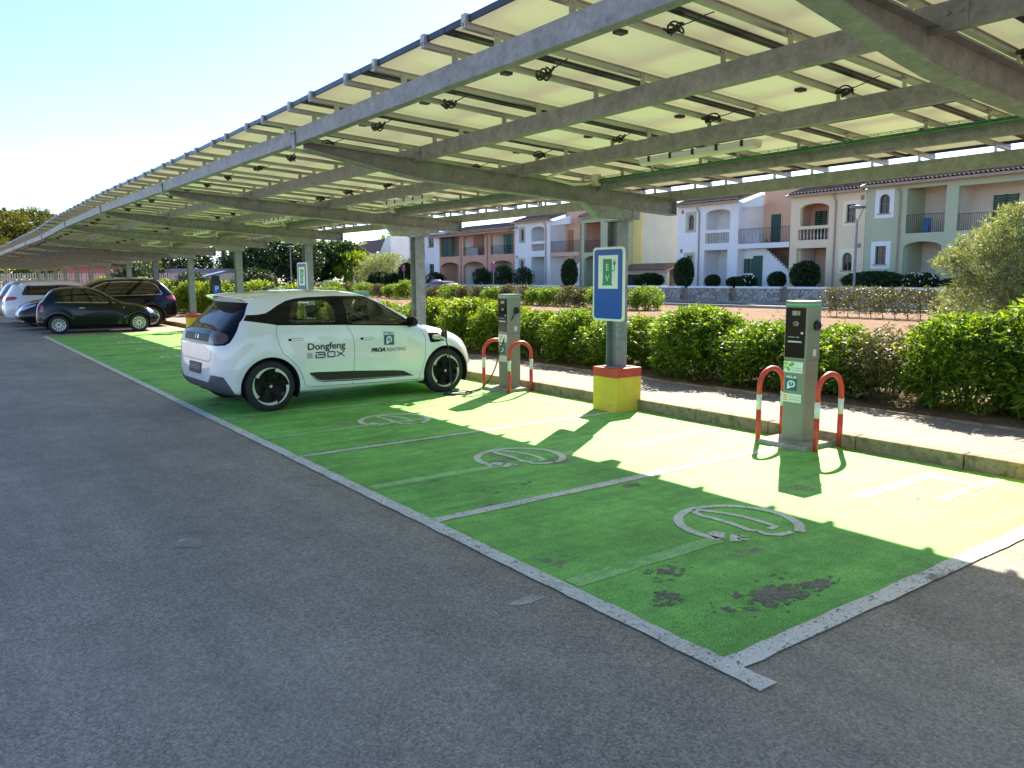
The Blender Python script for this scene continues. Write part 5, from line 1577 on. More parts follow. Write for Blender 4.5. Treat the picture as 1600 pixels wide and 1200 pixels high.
for i in range(11): y -= .215; stp += [(y, z)]; z -= .17; stp += [(y, z)]
stp += [(y, .9)]
obj('stair_wall', fac(flat([stp, arch(30.55, 31.3, .92, 1.65, 2.02)], .25), FX + .9), WM['white'], h)
house_door(h, 32.2, 32.95, GZ, 3.1, M['shutter'], FX + .78); house_shutter(h, 33.0, 33.7, 1.9, 2.92, FX + .79)
iron_railing(h, 32.1, 29.75, 3.5, 4.2, FX + .85, .12, -1.8)
# --- cream house
h = thing('terraced_house', 'cream house with an arched balcony, green shutter and stone balusters behind the street lamp', 'house', (0, 0, 0), 0, 'two storey houses along the street')
hs = [house_window(h, 25.05, 25.67, 4.95, 6.0, WM['pyellow']), house_window(h, 25.15, 25.80, 2.02, 3.1, WM['pyellow'], True),
      arch(26.85, 28.88, 4.86, 5.92, 6.25), rect(26.8, 29.0, 3.97, 4.66), rect(26.92, 29.05, GZ, 3.46)]
house_wall(h, 24.42, 29.58, .9, 6.80, hs, WM['cream'])
recess_room(h, 26.6, 29.2, 3.7, 6.4, WM['peach'], 1.7); recess_room(h, 26.7, 29.25, GZ, 3.55, WM['peach'], 2.0)
obj('inner_wall', MB().box(FX + .3, FX + 1.9, 28.95, 29.1, GZ, 3.5), WM['beige'], h)
house_shutter(h, 28.05, 28.85, 4.0, 5.9, FX + 1.68); house_door(h, 27.2, 27.85, GZ, 3.05, M['shutter'], FX + 1.98)
balustrade(h, 26.8, 29.0, 3.97, 4.66); downpipe(h, 26.35, 1.0, 6.6); wall_vent(h, 24.65, 6.35); wall_vent(h, 24.72, 3.5)
sidewalls(h, 24.42, 29.58, WM['cream'])
tile_roof(h, 24.45, 29.75, 42.55, 6.85, 2.6, .75)
# --- sage green house
h = thing('terraced_house', 'sage green house with white window surrounds and iron railed balconies behind the feathery tree', 'house', (0, 0, 0), 0, 'two storey houses along the street')
hs = [house_window(h, 22.95, 23.57, 5.32, 6.42, WM['white'], True, fw=.27), house_window(h, 23.02, 23.68, 2.36, 3.42, WM['white'], fw=.27),
      rect(19.75, 21.94, 4.08, 6.62), rect(10.5, 19.1, 4.1, 6.5), arch(19.84, 22.0, GZ, 3.25, 3.6), rect(13.2, 19.1, GZ, 3.4)]
house_wall(h, 8.0, 24.40, .9, 6.92, hs, WM['sage'])
recess_room(h, 19.6, 22.1, 4.05, 6.75, WM['beige'], 2.1); recess_room(h, 10.3, 19.25, 4.05, 6.7, WM['beige'], 2.1); recess_room(h, 19.7, 22.2, GZ, 3.7, WM['beige'], 2.1); recess_room(h, 13.0, 19.25, GZ, 3.6, WM['beige'], 2.1)
obj('inner_wall', MB().box(FX + .3, FX + 2.05, 21.95, 22.05, GZ, 6.6), WM['sage'], h)
house_door(h, 19.72, 20.3, 4.07, 6.1, M['wood'], FX + 2.08); house_door(h, 19.8, 20.4, GZ, 3.25, M['wood'], FX + 2.08)
house_shutter(h, 16.9, 18.15, 4.1, 6.05, FX + 2.08); iron_railing(h, 19.75, 21.94, 4.08, 5.12); iron_railing(h, 13.0, 19.1, 4.1, 5.0)
downpipe(h, 22.3, 1.0, 6.7); sidewalls(h, 8.0, 24.40, WM['sage'])
tile_roof(h, 7.8, 24.55, 42.45, 6.98, 3.4, 1.05)
bc = MB(); bc.box(FX + .5, FX + .9, 20.9, 21.3, 4.12, 4.5); bc.box(FX + .75, FX + .9, 20.9, 21.3, 4.5, 4.95)
t = tag(obj('balcony_chair', bc, plain('blue_fabric', (.03, .18, .38), .6), bevel=.05), 'blue folded chair behind the iron railing of the sage green house balcony', 'chair')
# --- yellow blank building and its garage
h = thing('yellow_building', 'windowless pale yellow building with a tiled garage lean-to behind the blue sign', 'building', (0, 0, 0), 0)
house_wall(h, 42.0, 45.95, 2.3, 7.3, [], WM['pyellow'], x=46, th=.3); house_wall(h, 45.96, 49.5, 2.3, 7.6, [], WM['yellow'], x=45.9, th=.4, outline=[(45.96, 2.3), (49.5, 2.3), (49.5, 6.9), (47.2, 7.35), (45.96, 7.3)])
obj('side_wall', MB().box(46.3, 54, 42.0, 49.5, .9, 6.8), WM['pyellow'], h)
house_wall(h, 41.6, 48.6, .1, 2.2, [rect(43.1, 47.0, .2, 1.9)], WM['beige'], x=44.4)
obj('garage_door', MB().box(44.6, 44.66, 43.0, 47.1, .2, 1.95), M['iron'], h)
tile_roof(h, 41.5, 48.7, 44.1, 2.2, 1.9, .55)
# --- left block
h = thing('terraced_house', 'white house with small arched window and stone balustrade, between salmon house and blue sign', 'house', (0, 0, 0), 0, 'two storey houses along the street')
hs = [house_window(h, 58.53, 59.1, 5.18, 6.24, WM['trimg'], True), house_window(h, 58.6, 59.2, 2.1, 3.3, WM['trimg']), arch(55.4, 57.42, 5.02, 6.05, 6.36), rect(55.4, 57.42, 4.14, 4.78), rect(55.4, 57.45, GZ, 3.6)]
house_wall(h, 54.6, 59.98, .9, 6.85, hs, WM['white'])
recess_room(h, 55.2, 57.6, 3.7, 6.5, WM['white'], 1.7); recess_room(h, 55.2, 57.6, GZ, 3.7, WM['white'], 1.7); balustrade(h, 55.4, 57.42, 4.14, 4.78)
downpipe(h, 55.15, 1.0, 6.6); wall_vent(h, 59.65, 6.45); wall_vent(h, 59.65, 3.65); wall_vent(h, 55.9, 6.0, FX + 1.68); sidewalls(h, 54.6, 59.98, WM['white']); tile_roof(h, 54.4, 60.1, 42.55, 6.90, 3.2, .95)
obj('wall', fac(flat([rect(50.55, 54.6, 3.9, 8.0)], .2), 44.9), WM['peach'], h); obj('wall', fac(flat([rect(50.55, 54.6, .9, 3.56)], .2), 45.0), WM['white'], h)
obj('parapet', fac(flat([[(52.2, 6.4), (54.6, 6.35), (54.6, 6.75), (52.2, 7.1)]], .2), FX + .4), WM['white'], h)
obj('terrace_slab', MB().box(FX - .02, 44.8, 50.55, 54.62, 3.56, 3.9), WM['peach'], h)
iron_railing(h, 50.6, 54.65, 3.9, 4.9); house_door(h, 53.45, 54.2, 3.92, 5.98, M['wood'], 44.78); house_shutter(h, 51.0, 52.1, 4.0, 5.95, 44.79)
stp = [(52.3, .9), (52.3, 2.0)]
y, z = 52.3, 2.0
for i in range(7): stp += [(y, z)]; y -= .24; stp += [(y, z)]; z += .2
stp += [(50.6, 3.4), (50.6, .9)]
obj('stair_wall', fac(flat([stp, arc(51.2, 1.65, .32, 0, 345, 16)], .25), FX + .5), WM['white'], h); iron_railing(h, 52.3, 50.6, 2.0, 2.9, FX + .4, .12, 1.4)
h = thing('terraced_house', 'sage house with iron railed balcony half hidden behind the blue sign and its column', 'house', (0, 0, 0), 0, 'two storey houses along the street')
house_wall(h, 46.9, 50.5, .9, 6.75, [rect(47.85, 49.95, 3.8, 6.3), arch(47.6, 49.9, GZ, 3.1, 3.5)], WM['sage']); recess_room(h, 47.6, 50.2, 3.75, 6.5, WM['peach'], 2.0); recess_room(h, 47.4, 50.1, GZ, 3.6, WM['sage'], 2.0)
iron_railing(h, 47.85, 49.95, 3.8, 4.8); downpipe(h, 50.35, 1.0, 6.5); sidewalls(h, 46.9, 50.5, WM['sage']); tile_roof(h, 46.8, 50.7, 42.6, 6.8, 3.0, .9)
h = thing('terraced_house', 'salmon pink house with three ground floor arches and dark green shutters', 'house', (0, 0, 0), 0, 'two storey houses along the street')
hs = [arch(70.0, 73.95, GZ, 2.75, 3.38), arch(65.2, 69.2, GZ, 2.75, 3.38), arch(60.2, 64.1, GZ, 2.75, 3.38), rect(70.0, 73.95, 4.0, 6.1), rect(65.2, 69.2, 4.0, 6.05), rect(60.2, 64.1, 4.0, 5.95)]
house_wall(h, 60.02, 74.08, .9, 6.2, hs, WM['pink']); recess_room(h, 60.05, 74.05, 3.7, 6.25, WM['white'], 1.9); recess_room(h, 60.05, 74.05, GZ, 3.6, WM['beige'], 2.2)
for (a, b) in ((71.7, 73.9), (60.2, 62.1)): house_shutter(h, a, b, 4.0, 6.1, FX + .25)
obj('inner_wall', MB().box(FX + .5, FX + 1.8, 68.0, 68.6, 3.72, 6.2), WM['pink'], h); house_door(h, 66.9, 67.5, 3.72, 5.9, M['shutter'], FX + 1.88); house_door(h, 63.2, 63.9, 3.72, 5.9, M['shutter'], FX + 1.88); house_door(h, 67.0, 68.6, GZ, 2.9, M['shutter'], FX + 2.18)
obj('screen', MB().box(FX + .3, FX + .34, 66.9, 68.2, 4.0, 4.8), bpy.data.materials['pale_screen'], h)
for (a, b) in ((65.2, 69.2), (60.2, 64.1)): iron_railing(h, a, b, 4.0, 4.85)
downpipe(h, 69.6, 1.0, 6.0, FX - .07); downpipe(h, 64.65, 1.0, 6.0, FX - .07); sidewalls(h, 60.02, 74.08, WM['pink'], z1=6.1); tile_roof(h, 59.9, 75.2, 42.1, 6.22, 1.3, .25); tile_roof(h, 59.9, 75.0, 43.8, 6.55, 3.5, .9)
h = thing('terraced_house', 'narrow white house with two small windows at the far end of the row', 'house', (0, 0, 0), 0, 'two storey houses along the street')
hs = [house_window(h, 75.3, 76.45, 5.15, 6.32), house_window(h, 75.33, 76.41, 2.2, 3.27)]
house_wall(h, 74.1, 77.0, .9, 6.8, hs, WM['white']); house_wall(h, 77.01, 81.0, .9, 6.4, [rect(77.3, 79.5, 3.9, 5.9)], WM['white']); recess_room(h, 77.2, 79.7, 3.85, 6.0, WM['beige'], 1.8); iron_railing(h, 77.3, 79.5, 3.9, 4.9); sidewalls(h, 74.1, 81, WM['white']); tile_roof(h, 74.0, 81.1, 42.6, 6.85, 3.2, .9)
h = thing('angular_building', 'white building with a sloping brown roof beyond the palm tree', 'building', (0, 11, 0), 0)
mb = fac(flat([[(88, .5), (101, .5), (101, 5.4), (91.5, 5.4), (89.2, 7.6), (88, 7.6)]], 4), 52); obj('wall', mb, WM['white'], h)
mb = MB(); mb.add([(49.5, 91.3, 5.5), (49.5, 101, 5.5), (51.5, 101, 7.4), (51.5, 89.8, 7.4)], [(0, 1, 2, 3)]); mb.add([(49.4, 91.3, 5.35), (49.4, 101, 5.35), (49.5, 101, 5.5), (49.5, 91.3, 5.5)], [(0, 1, 2, 3)]); obj('roof', mb, plain('brown_roof', (.20, .10, .08), .8), h)
obj('window', MB().box(49.9, 49.96, 92.0, 100, 4.3, 5.2), plain('pale_pane', (.55, .62, .66), .2), h)

# garden walls of rubble stone with white caps along the street
def m_rubble():
    m, t, b = newmat('rubble_stone'); b.inputs['Roughness'].default_value = .95
    tc = N(t, 'ShaderNodeTexCoord'); v = N(t, 'ShaderNodeTexVoronoi'); v.inputs['Scale'].default_value = 4.5; t.links.new(tc.outputs['Object'], v.inputs['Vector'])
    v2 = N(t, 'ShaderNodeTexVoronoi'); v2.feature = 'DISTANCE_TO_EDGE'; v2.inputs['Scale'].default_value = 4.5; t.links.new(tc.outputs['Object'], v2.inputs['Vector'])
    c = ramp(t, v.outputs['Color'], [(.1, (.26, .21, .17)), (.5, (.42, .37, .32)), (.9, (.52, .48, .43))])
    c = mixc(t, ramp(t, v2.outputs['Distance'], [(.02, 0.0), (.06, 1.0)]), (.14, .12, .10), c); t.links.new(c, b.inputs['Base Color']); bump(t, b, v2.outputs['Distance'], .6, .05); return m
M['rubble'] = m_rubble()
segs = [(13.8, 16.9), (17.1, 20.2), (20.7, 23.6), (24.0, 26.8), (27.4, 30.65), (31.2, 34.6), (35.3, 38.6), (39.3, 42.0), (48.8, 52.4), (53.0, 56.6), (57.2, 60.8), (61.4, 65.6), (66.2, 70.4), (71, 75), (75.6, 80)]
wdesc = ['rubble garden wall with white cap at the foot of the feathery tree', 'rubble garden wall with white cap in front of the white flowering bush', 'rubble garden wall with white cap in front of the green window side of the sage house', 'white capped rubble wall below the street lamp',
         'white capped rubble wall in front of the cream house stairs and balls', 'white capped rubble wall in front of the green door of the white house', 'white capped rubble wall below the tall egg shaped bush', 'white capped rubble wall in front of the garage']
for i, (a, b) in enumerate(segs):
    t = thing('garden_wall', wdesc[i] if i < len(wdesc) else 'low white capped garden wall behind the dry bushes on the far left stretch of street', 'garden wall', (39.0, 0, 0), 0, 'white capped garden walls along the street')
    obj('stone_wall', MB().box(0, .3, a, b, 0, .92), M['rubble'], t); obj('cap', MB().box(-.05, .35, a - .04, b + .04, .921, 1.05), WM['white'], t, bevel=.02)

# ================================================================== FOLIAGE
def m_leaf(name, stops, trans=.45, rough=.5, tcol=None):
    m = bpy.data.materials.new(name); m.use_nodes = True; t = m.node_tree
    b = t.nodes['Principled BSDF']; o = t.nodes['Material Output']
    b.inputs['Roughness'].default_value = rough; b.inputs['Specular IOR Level'].default_value = .35
    g = N(t, 'ShaderNodeNewGeometry')
    c = ramp(t, g.outputs['Random Per Island'], stops)
    big = noise(t, 1.3, 4, .6)
    c = mixc(t, .5, c, ramp(t, big, [(.3, .32), (.7, .68)]), 'OVERLAY')
    t.links.new(c, b.inputs['Base Color'])
    tr = N(t, 'ShaderNodeBsdfTranslucent'); t.links.new(mixc(t, 1.0, c, tcol or (1.35, 1.25, .45), 'MULTIPLY'), tr.inputs[0])
    mx = N(t, 'ShaderNodeMixShader'); mx.inputs[0].default_value = trans
    t.links.new(b.outputs[0], mx.inputs[1]); t.links.new(tr.outputs[0], mx.inputs[2]); t.links.new(mx.outputs[0], o.inputs[0])
    return m
L_SHRUB = m_leaf('shrub_leaves', [(.0, (.045, .105, .016)), (.4, (.10, .20, .024)), (.75, (.21, .33, .028)), (1, (.36, .44, .04))], .47)
L_YEL = m_leaf('yellow_green_leaves', [(0, (.07, .13, .014)), (.5, (.17, .27, .022)), (1, (.34, .42, .04))], .45)
L_DARK = m_leaf('dark_leaves', [(0, (.012, .030, .010)), (.6, (.024, .058, .015)), (1, (.05, .10, .02))], .2)
L_DKG = m_leaf('deep_green_leaves', [(0, (.018, .045, .012)), (.6, (.038, .085, .018)), (1, (.09, .15, .025))], .3)
L_DRY = m_leaf('dry_leaves', [(0, (.085, .07, .035)), (.35, (.13, .12, .05)), (.75, (.12, .16, .04)), (1, (.24, .24, .09))], .3, tcol=(1.2, 1.05, .6))
L_OLIVE = m_leaf('feathery_leaves', [(0, (.10, .13, .07)), (.5, (.18, .23, .11)), (.8, (.25, .31, .16)), (1, (.40, .43, .30))], .45)
L_PINE = m_leaf('pine_needles', [(0, (.05, .07, .012)), (.5, (.10, .12, .018)), (1, (.19, .18, .03))], .35)
L_FLOWER = plain('white_petals', (.85, .84, .78), .6, 0, 0)
M['bark'] = m_soil('bark', (.10, .075, .05), (.20, .15, .11), 6, 40)
def rng(seed): return np.random.default_rng(seed)
def unit(v): return v / np.maximum(1e-9, np.linalg.norm(v, axis=-1, keepdims=True))
def leaves_mesh(base, d, L, Wd, R, droop=.15):
    """diamond leaves: base points, directions, lengths, widths"""
    n = len(base); s = unit(np.cross(d, unit(R.normal(size=(n, 3)))))
    L = np.asarray(L).reshape(-1, 1); Wd = np.asarray(Wd).reshape(-1, 1)
    dn = np.array([0, 0, -1.0])
    mid = base + d * L * .45; tip = base + d * L + dn * L * droop
    V = np.stack([base, mid + s * Wd * .5, tip, mid - s * Wd * .5], 1).reshape(-1, 3)
    return V
def lump(dirs, R, k=7, amp=.22):
    a = np.ones(len(dirs))
    for _ in range(k):
        c = unit(R.normal(size=3)); a = a + amp * np.exp(-((1 - dirs @ c) / .18)) * R.uniform(-.6, 1.0)
    return a
def np_obj(name, V, mat, parent=None):
    n = len(V) // 4
    me = bpy.data.meshes.new(name); me.vertices.add(len(V)); me.vertices.foreach_set('co', V.astype(np.float32).ravel())
    me.loops.add(n * 4); me.loops.foreach_set('vertex_index', np.arange(n * 4, dtype=np.int32))
    me.polygons.add(n); me.polygons.foreach_set('loop_start', np.arange(0, n * 4, 4, dtype=np.int32))
    try: me.polygons.foreach_set('loop_total', np.full(n, 4, dtype=np.int32))
    except Exception: pass
    me.update(calc_edges=True); me.validate()
    me.materials.append(mat)
    o = bpy.data.objects.new(name, me); COL.objects.link(o)
    if parent is not None: o.parent = parent
    return o
def blob_leaves(c, r, ncl, per, L, Wd, R, up=.5, shell=.45, zmin=.03, spread=.9, amp=.22, droop=.15):
    """clusters of leaves spread through an uneven blob"""
    d = unit(R.normal(size=(ncl, 3))); d[:, 2] = np.where(d[:, 2] < -.75, -d[:, 2], d[:, 2])
    rad = (shell + (1 - shell) * R.random(ncl) ** .55) * lump(d, R, 9, amp)
    P = np.array(c) + d * np.array(r) * rad[:, None]
    P = P[P[:, 2] > zmin]; d = d[:len(P)] if len(P) == len(d) else unit(P - np.array(c))
    ax = unit(d * .8 + np.array([0, 0, up]) + R.normal(size=P.shape) * .35)
    B = np.repeat(P, per, 0); A = np.repeat(ax, per, 0)
    rd = unit(R.normal(size=B.shape)); dd = unit(A * (1 - spread * .5) + rd * spread)
    B = B + R.normal(size=B.shape) * L * .25
    n = len(B)
    return leaves_mesh(B, dd, L * R.uniform(.6, 1.25, n), Wd * R.uniform(.7, 1.2, n), R, droop)
def stems_mb(R, n, h, spread, r=.012, base=(0, 0, 0)):
    mb = MB()
    for i in range(n):
        a = R.uniform(0, 2 * pi); s = R.uniform(.3, 1) * spread; b = np.array(base) + np.array([cos(a), sin(a), 0]) * s * .25
        pts = [tuple(b + np.array([cos(a) * s * t + .05 * R.normal() * t, sin(a) * s * t + .05 * R.normal() * t, h * t * R.uniform(.9, 1.1)])) for t in (0, .3, .6, .9)]
        mb.tube(pts, [r, r * .8, r * .55, r * .3], 5)
    return mb
# --- the shrubs along the planting strip: four prototypes, copied
def shrub(label, seed, mat, r=(.78, .78, .62), h=1.2, ncl=900, per=8, L=.105, Wd=.030, name='shrub', group='green shrubs along the pavement', cat='shrub'):
    R = rng(seed); t = thing(name, label, cat, (0, 0, .12), 0, group)
    V = [blob_leaves((0, 0, h * .55), (r[0], r[1], h * .50), ncl, per, L, Wd, R, up=.6)]
    for q in range(4):
        a = R.uniform(0, 2 * pi); V.append(blob_leaves((cos(a) * r[0] * .45, sin(a) * r[1] * .45, h * R.uniform(.45, .78)), (r[0] * .5, r[1] * .5, h * .28), ncl // 6, per, L, Wd, R, up=.7))
    V.append(blob_leaves((0, 0, h * .22), (r[0] * .88, r[1] * .88, h * .26), int(ncl * .55), per, L, Wd, R, up=.3, zmin=.0))
    V = np.concatenate(V); np_obj('foliage', V, mat, t); t['top_height'] = float(np.percentile(V[:, 2], 99.3))
    obj('stems', stems_mb(R, 16, h * .6, r[0] * .7), M['bark'], t)
    return t
protos = [shrub('', 11 + i, L_SHRUB, h=1.18 + .06 * i) for i in range(3)]
big = shrub('', 21, L_SHRUB, r=(.95, 1.0, .8), h=1.55, ncl=1500, L=.14, Wd=.036)
dryp = shrub('', 31, L_DRY, r=(.7, .6, .6), h=1.0, ncl=300, L=.08, Wd=.022)
yel = [shrub('', 41 + i, L_YEL, h=1.25, ncl=600, per=7, L=.12, Wd=.04) for i in range(2)]
dk = shrub('', 51, L_DARK, r=(.95, .95, .9), h=1.6, ncl=700, per=8, L=.10, Wd=.04)
rows = [  # prototype, x, y, top height, width factor, label
    (big, 7.2, -.55, 1.5, .95, 'large leafy shrub cut off by the right edge of the photo'), (big, 7.15, .95, 1.52, .98, 'largest glossy leafy green shrub, right of the nearest charging post'),
    (protos[1], 7.0, 2.15, 1.22, .95, 'green shrub sloping down beside the largest shrub'), (dryp, 7.0, 3.1, 1.02, 1.0, 'sparse twiggy half dry shrub behind the right hoop of the nearest post'),
    (protos[0], 7.0, 3.85, 1.0, .95, 'low green shrub directly behind the nearest charging post'), (protos[2], 6.95, 4.85, 1.02, 1.0, 'rounded green shrub left of the nearest charging post'), (protos[1], 6.95, 6.15, 1.20, 1.12, 'tall bright topped green shrub right of the blue sign column'),
    (dryp, 7.15, 7.05, .88, .7, 'thin dry shrub just behind the blue sign column'), (protos[0], 6.95, 7.85, 1.0, 1.02, 'green shrub left of the blue sign column'), (protos[2], 6.95, 9.0, 1.08, .97, 'green shrub right of the second charging post'),
    (protos[1], 7.0, 10.2, 1.02, .92, 'green shrub directly behind the second charging post'), (yel[0], 7.0, 11.4, 1.14, .95, 'yellow green shrub just left of the second charging post'), (yel[1], 7.0, 12.7, 1.22, 1.0, 'yellow green shrub above the nose of the white hatchback'),
    (yel[0], 7.1, 14.2, 1.18, 1.05, 'yellow green shrub seen through the front side window of the white hatchback'), (protos[0], 7.1, 15.8, 1.0, 1.0, 'green shrub behind the white hatchback windscreen'), (yel[1], 7.1, 17.4, 1.05, 1.05, 'yellow green shrub behind the white hatchback cabin'),
    (yel[0], 7.2, 19.4, 1.2, 1.1, 'yellow green shrub right of the distant blue sign'), (protos[1], 7.3, 21.4, 1.4, 1.15, 'green shrub above the white hatchback roof, under the distant blue sign'), (yel[1], 7.4, 23.9, 1.5, 1.25, 'bright yellow green shrub above the white hatchback roof'),
    (dk, 7.5, 26.4, 1.45, 1.0, 'dark green shrub above the back of the white hatchback roof'), (yel[0], 7.4, 28.6, 1.6, 1.3, 'bright yellow green shrub just right of the black pay machine'), (dk, 8.4, 31.4, 2.1, 1.1, 'tall dark green shrub behind the black pay machine'),
    (yel[1], 7.4, 33.9, 1.6, 1.3, 'yellow green shrub left of the black pay machine'), (yel[0], 7.3, 36.9, 1.6, 1.3, 'yellow green shrub right above the tail of the black suv'), (dk, 7.9, 39.9, 2.0, 1.2, 'dark shrub behind the tail of the black suv'),
    (yel[1], 7.3, 43.4, 1.7, 1.35, 'bright shrub above the roof of the black suv'), (yel[0], 7.4, 49.4, 1.8, 1.4, 'bright shrub between the far columns above the black suv'), (dk, 8.0, 54.5, 2.6, 1.5, 'round dark bush between the far columns'), (yel[1], 7.4, 60.5, 1.9, 1.4, 'pale green bush farthest along the pavement')]
used = set(); rs = random.Random(9)
for (p, x, y, h_, s, lab) in rows:
    sc3 = (s, s, (h_ - .13) / p['top_height'])
    if p.name in used: dup(p, (x, y, .12), rs.uniform(0, 6.28), lab, scale=sc3)
    else:
        used.add(p.name); p.location = (x, y, .12); p.scale = sc3; p['label'] = lab
# --- feathery tree on the right, in the dry field
def tree(label, loc, blobs, mat, trunk, seed, L=.3, Wd=.1, per=7, up=.3, name='tree', cat='tree', group=None, shell=.35, droop=.2, spread=.9):
    R = rng(seed); t = thing(name, label, cat, loc, 0, group)
    V = [blob_leaves(c, r, n, per, L, Wd, R, up=up, shell=shell, zmin=.15, droop=droop, spread=spread, amp=.3) for (c, r, n) in blobs]
    np_obj('crown', np.concatenate(V), mat, t)
    mb = MB(); th, tr = trunk
    mb.tube([(0, 0, -.1), (.04 * th, .02 * th, th * .5), (0, 0, th)], [tr, tr * .8, tr * .65], 9)
    for (c, r, n) in blobs:
        p = Vector(c); mb.tube([(0, 0, th * .85), tuple(Vector((0, 0, th)).lerp(p, .5) + Vector((0, 0, .1 * th))), tuple(p)], [tr * .5, tr * .33, tr * .12], 6)
    obj('trunk', mb, M['bark'], t, smooth=True)
    return t
tree('feathery grey green tree in the dry field at the right edge', (14.2, 4.35, 0), [((.1, .2, 2.3), (.75, .75, .75), 700), ((.5, .95, 1.9), (.7, .75, .65), 700), ((-.1, -.4, 1.7), (1.0, 1.0, .9), 900), ((.3, .7, 1.0), (.95, 1.0, .75), 950), ((0, -.9, 1.0), (1.1, 1.1, .9), 450), ((.2, 1.5, 1.95), (.35, .35, .25), 90)], L_OLIVE, (.9, .09), 77, L=.13, Wd=.016, per=9, up=.9, droop=.05)
# --- dry and clipped hedges across the field
R = rng(5); t = thing('clipped_hedge', 'long clipped brownish hedge in the dry field below the street lamp', 'hedge', (27.9, 0, 0), 0)
V = []
for y in np.arange(9.0, 17.1, .45): V.append(blob_leaves((0, y, .62), (.55, .42, .62), 130, 7, .10, .035, R, up=.5, amp=.1))
np_obj('foliage', np.concatenate(V), L_DRY, t)
mb = MB()
for y in np.arange(9.2, 17.0, .5): mb.tube([(0, y, 0), (.05, y + .03, .7)], [.02, .01], 5)
obj('stems', mb, M['bark'], t)
dry2 = shrub('', 61, L_DRY, r=(.9, .95, .8), h=1.25, ncl=300, per=7, L=.13, Wd=.04, name='bush', group='bushes along the far side of the field', cat='bush')
grn2 = shrub('', 62, L_SHRUB, r=(1.0, 1.0, .8), h=1.4, ncl=330, per=7, L=.15, Wd=.05, name='bush', group='bushes along the far side of the field', cat='bush')
blist = [(grn2, 26.8, 26.6, .85), (dry2, 26.9, 28.3, .85), (grn2, 27.0, 30.0, .9), (dry2, 27.2, 31.8, .85), (dry2, 27.3, 33.4, .85), (grn2, 27.5, 35.1, .9), (grn2, 27.6, 36.6, .85), (dry2, 27.8, 38.2, .85), (dry2, 27.9, 40.0, .85), (grn2, 28.0, 42.0, .9), (dry2, 28.2, 44.0, .85), (dry2, 28.3, 46.0, .85), (grn2, 28.5, 48.2, 1.0), (dry2, 28.6, 51.0, .85), (grn2, 28.8, 55.5, 1.05), (grn2, 29.2, 58.5, 1.0), (dry2, 29.5, 62, .9), (grn2, 29.8, 66, 1.05), (dry2, 30, 70, .9), (grn2, 30.2, 74, 1.1), (dry2, 30.3, 78, .95)]
bl = ['green bush at the end of the row of dry bushes, next to the stone walls', 'dry brown bush just right of the blue sign', 'green bush hidden behind the blue sign', 'dry bush directly behind the blue sign', 'brown dry bush just left of the blue sign', 'bright topped green bush in front of the white house left of the sign', 'second green bush in front of the white house left of the sign',
      'brown dry bush below the round clipped bush of the white house', 'pale dry bush above the second charging post', 'round green bush above the second charging post', 'dry reddish bush in front of the dark red street car', 'dry bush left of the dark red street car', 'green bush between two dry bushes right of the second column',
      'dry bush touching the second column behind the white hatchback', 'round green bush left of the second column, by the no parking sign', 'tall green bush left of the no parking sign', 'dry bush in front of the white estate car', 'green bush right of the white estate car', 'grey dry bush below the white estate car window', 'green bush left of the white estate car', 'dry bush at the far left end of the field row']
u2 = set()
for (p, x, y, s), lab in zip(blist, bl):
    sc3 = (s * 1.05, s * 1.05, 1.24 * s / .88 * rs.uniform(.85, 1.05) / p['top_height'])
    if p.name in u2: dup(p, (x, y, 0), rs.uniform(0, 6.28), lab, scale=sc3)
    else: u2.add(p.name); p.location = (x, y, 0); p.scale = sc3; p['label'] = lab
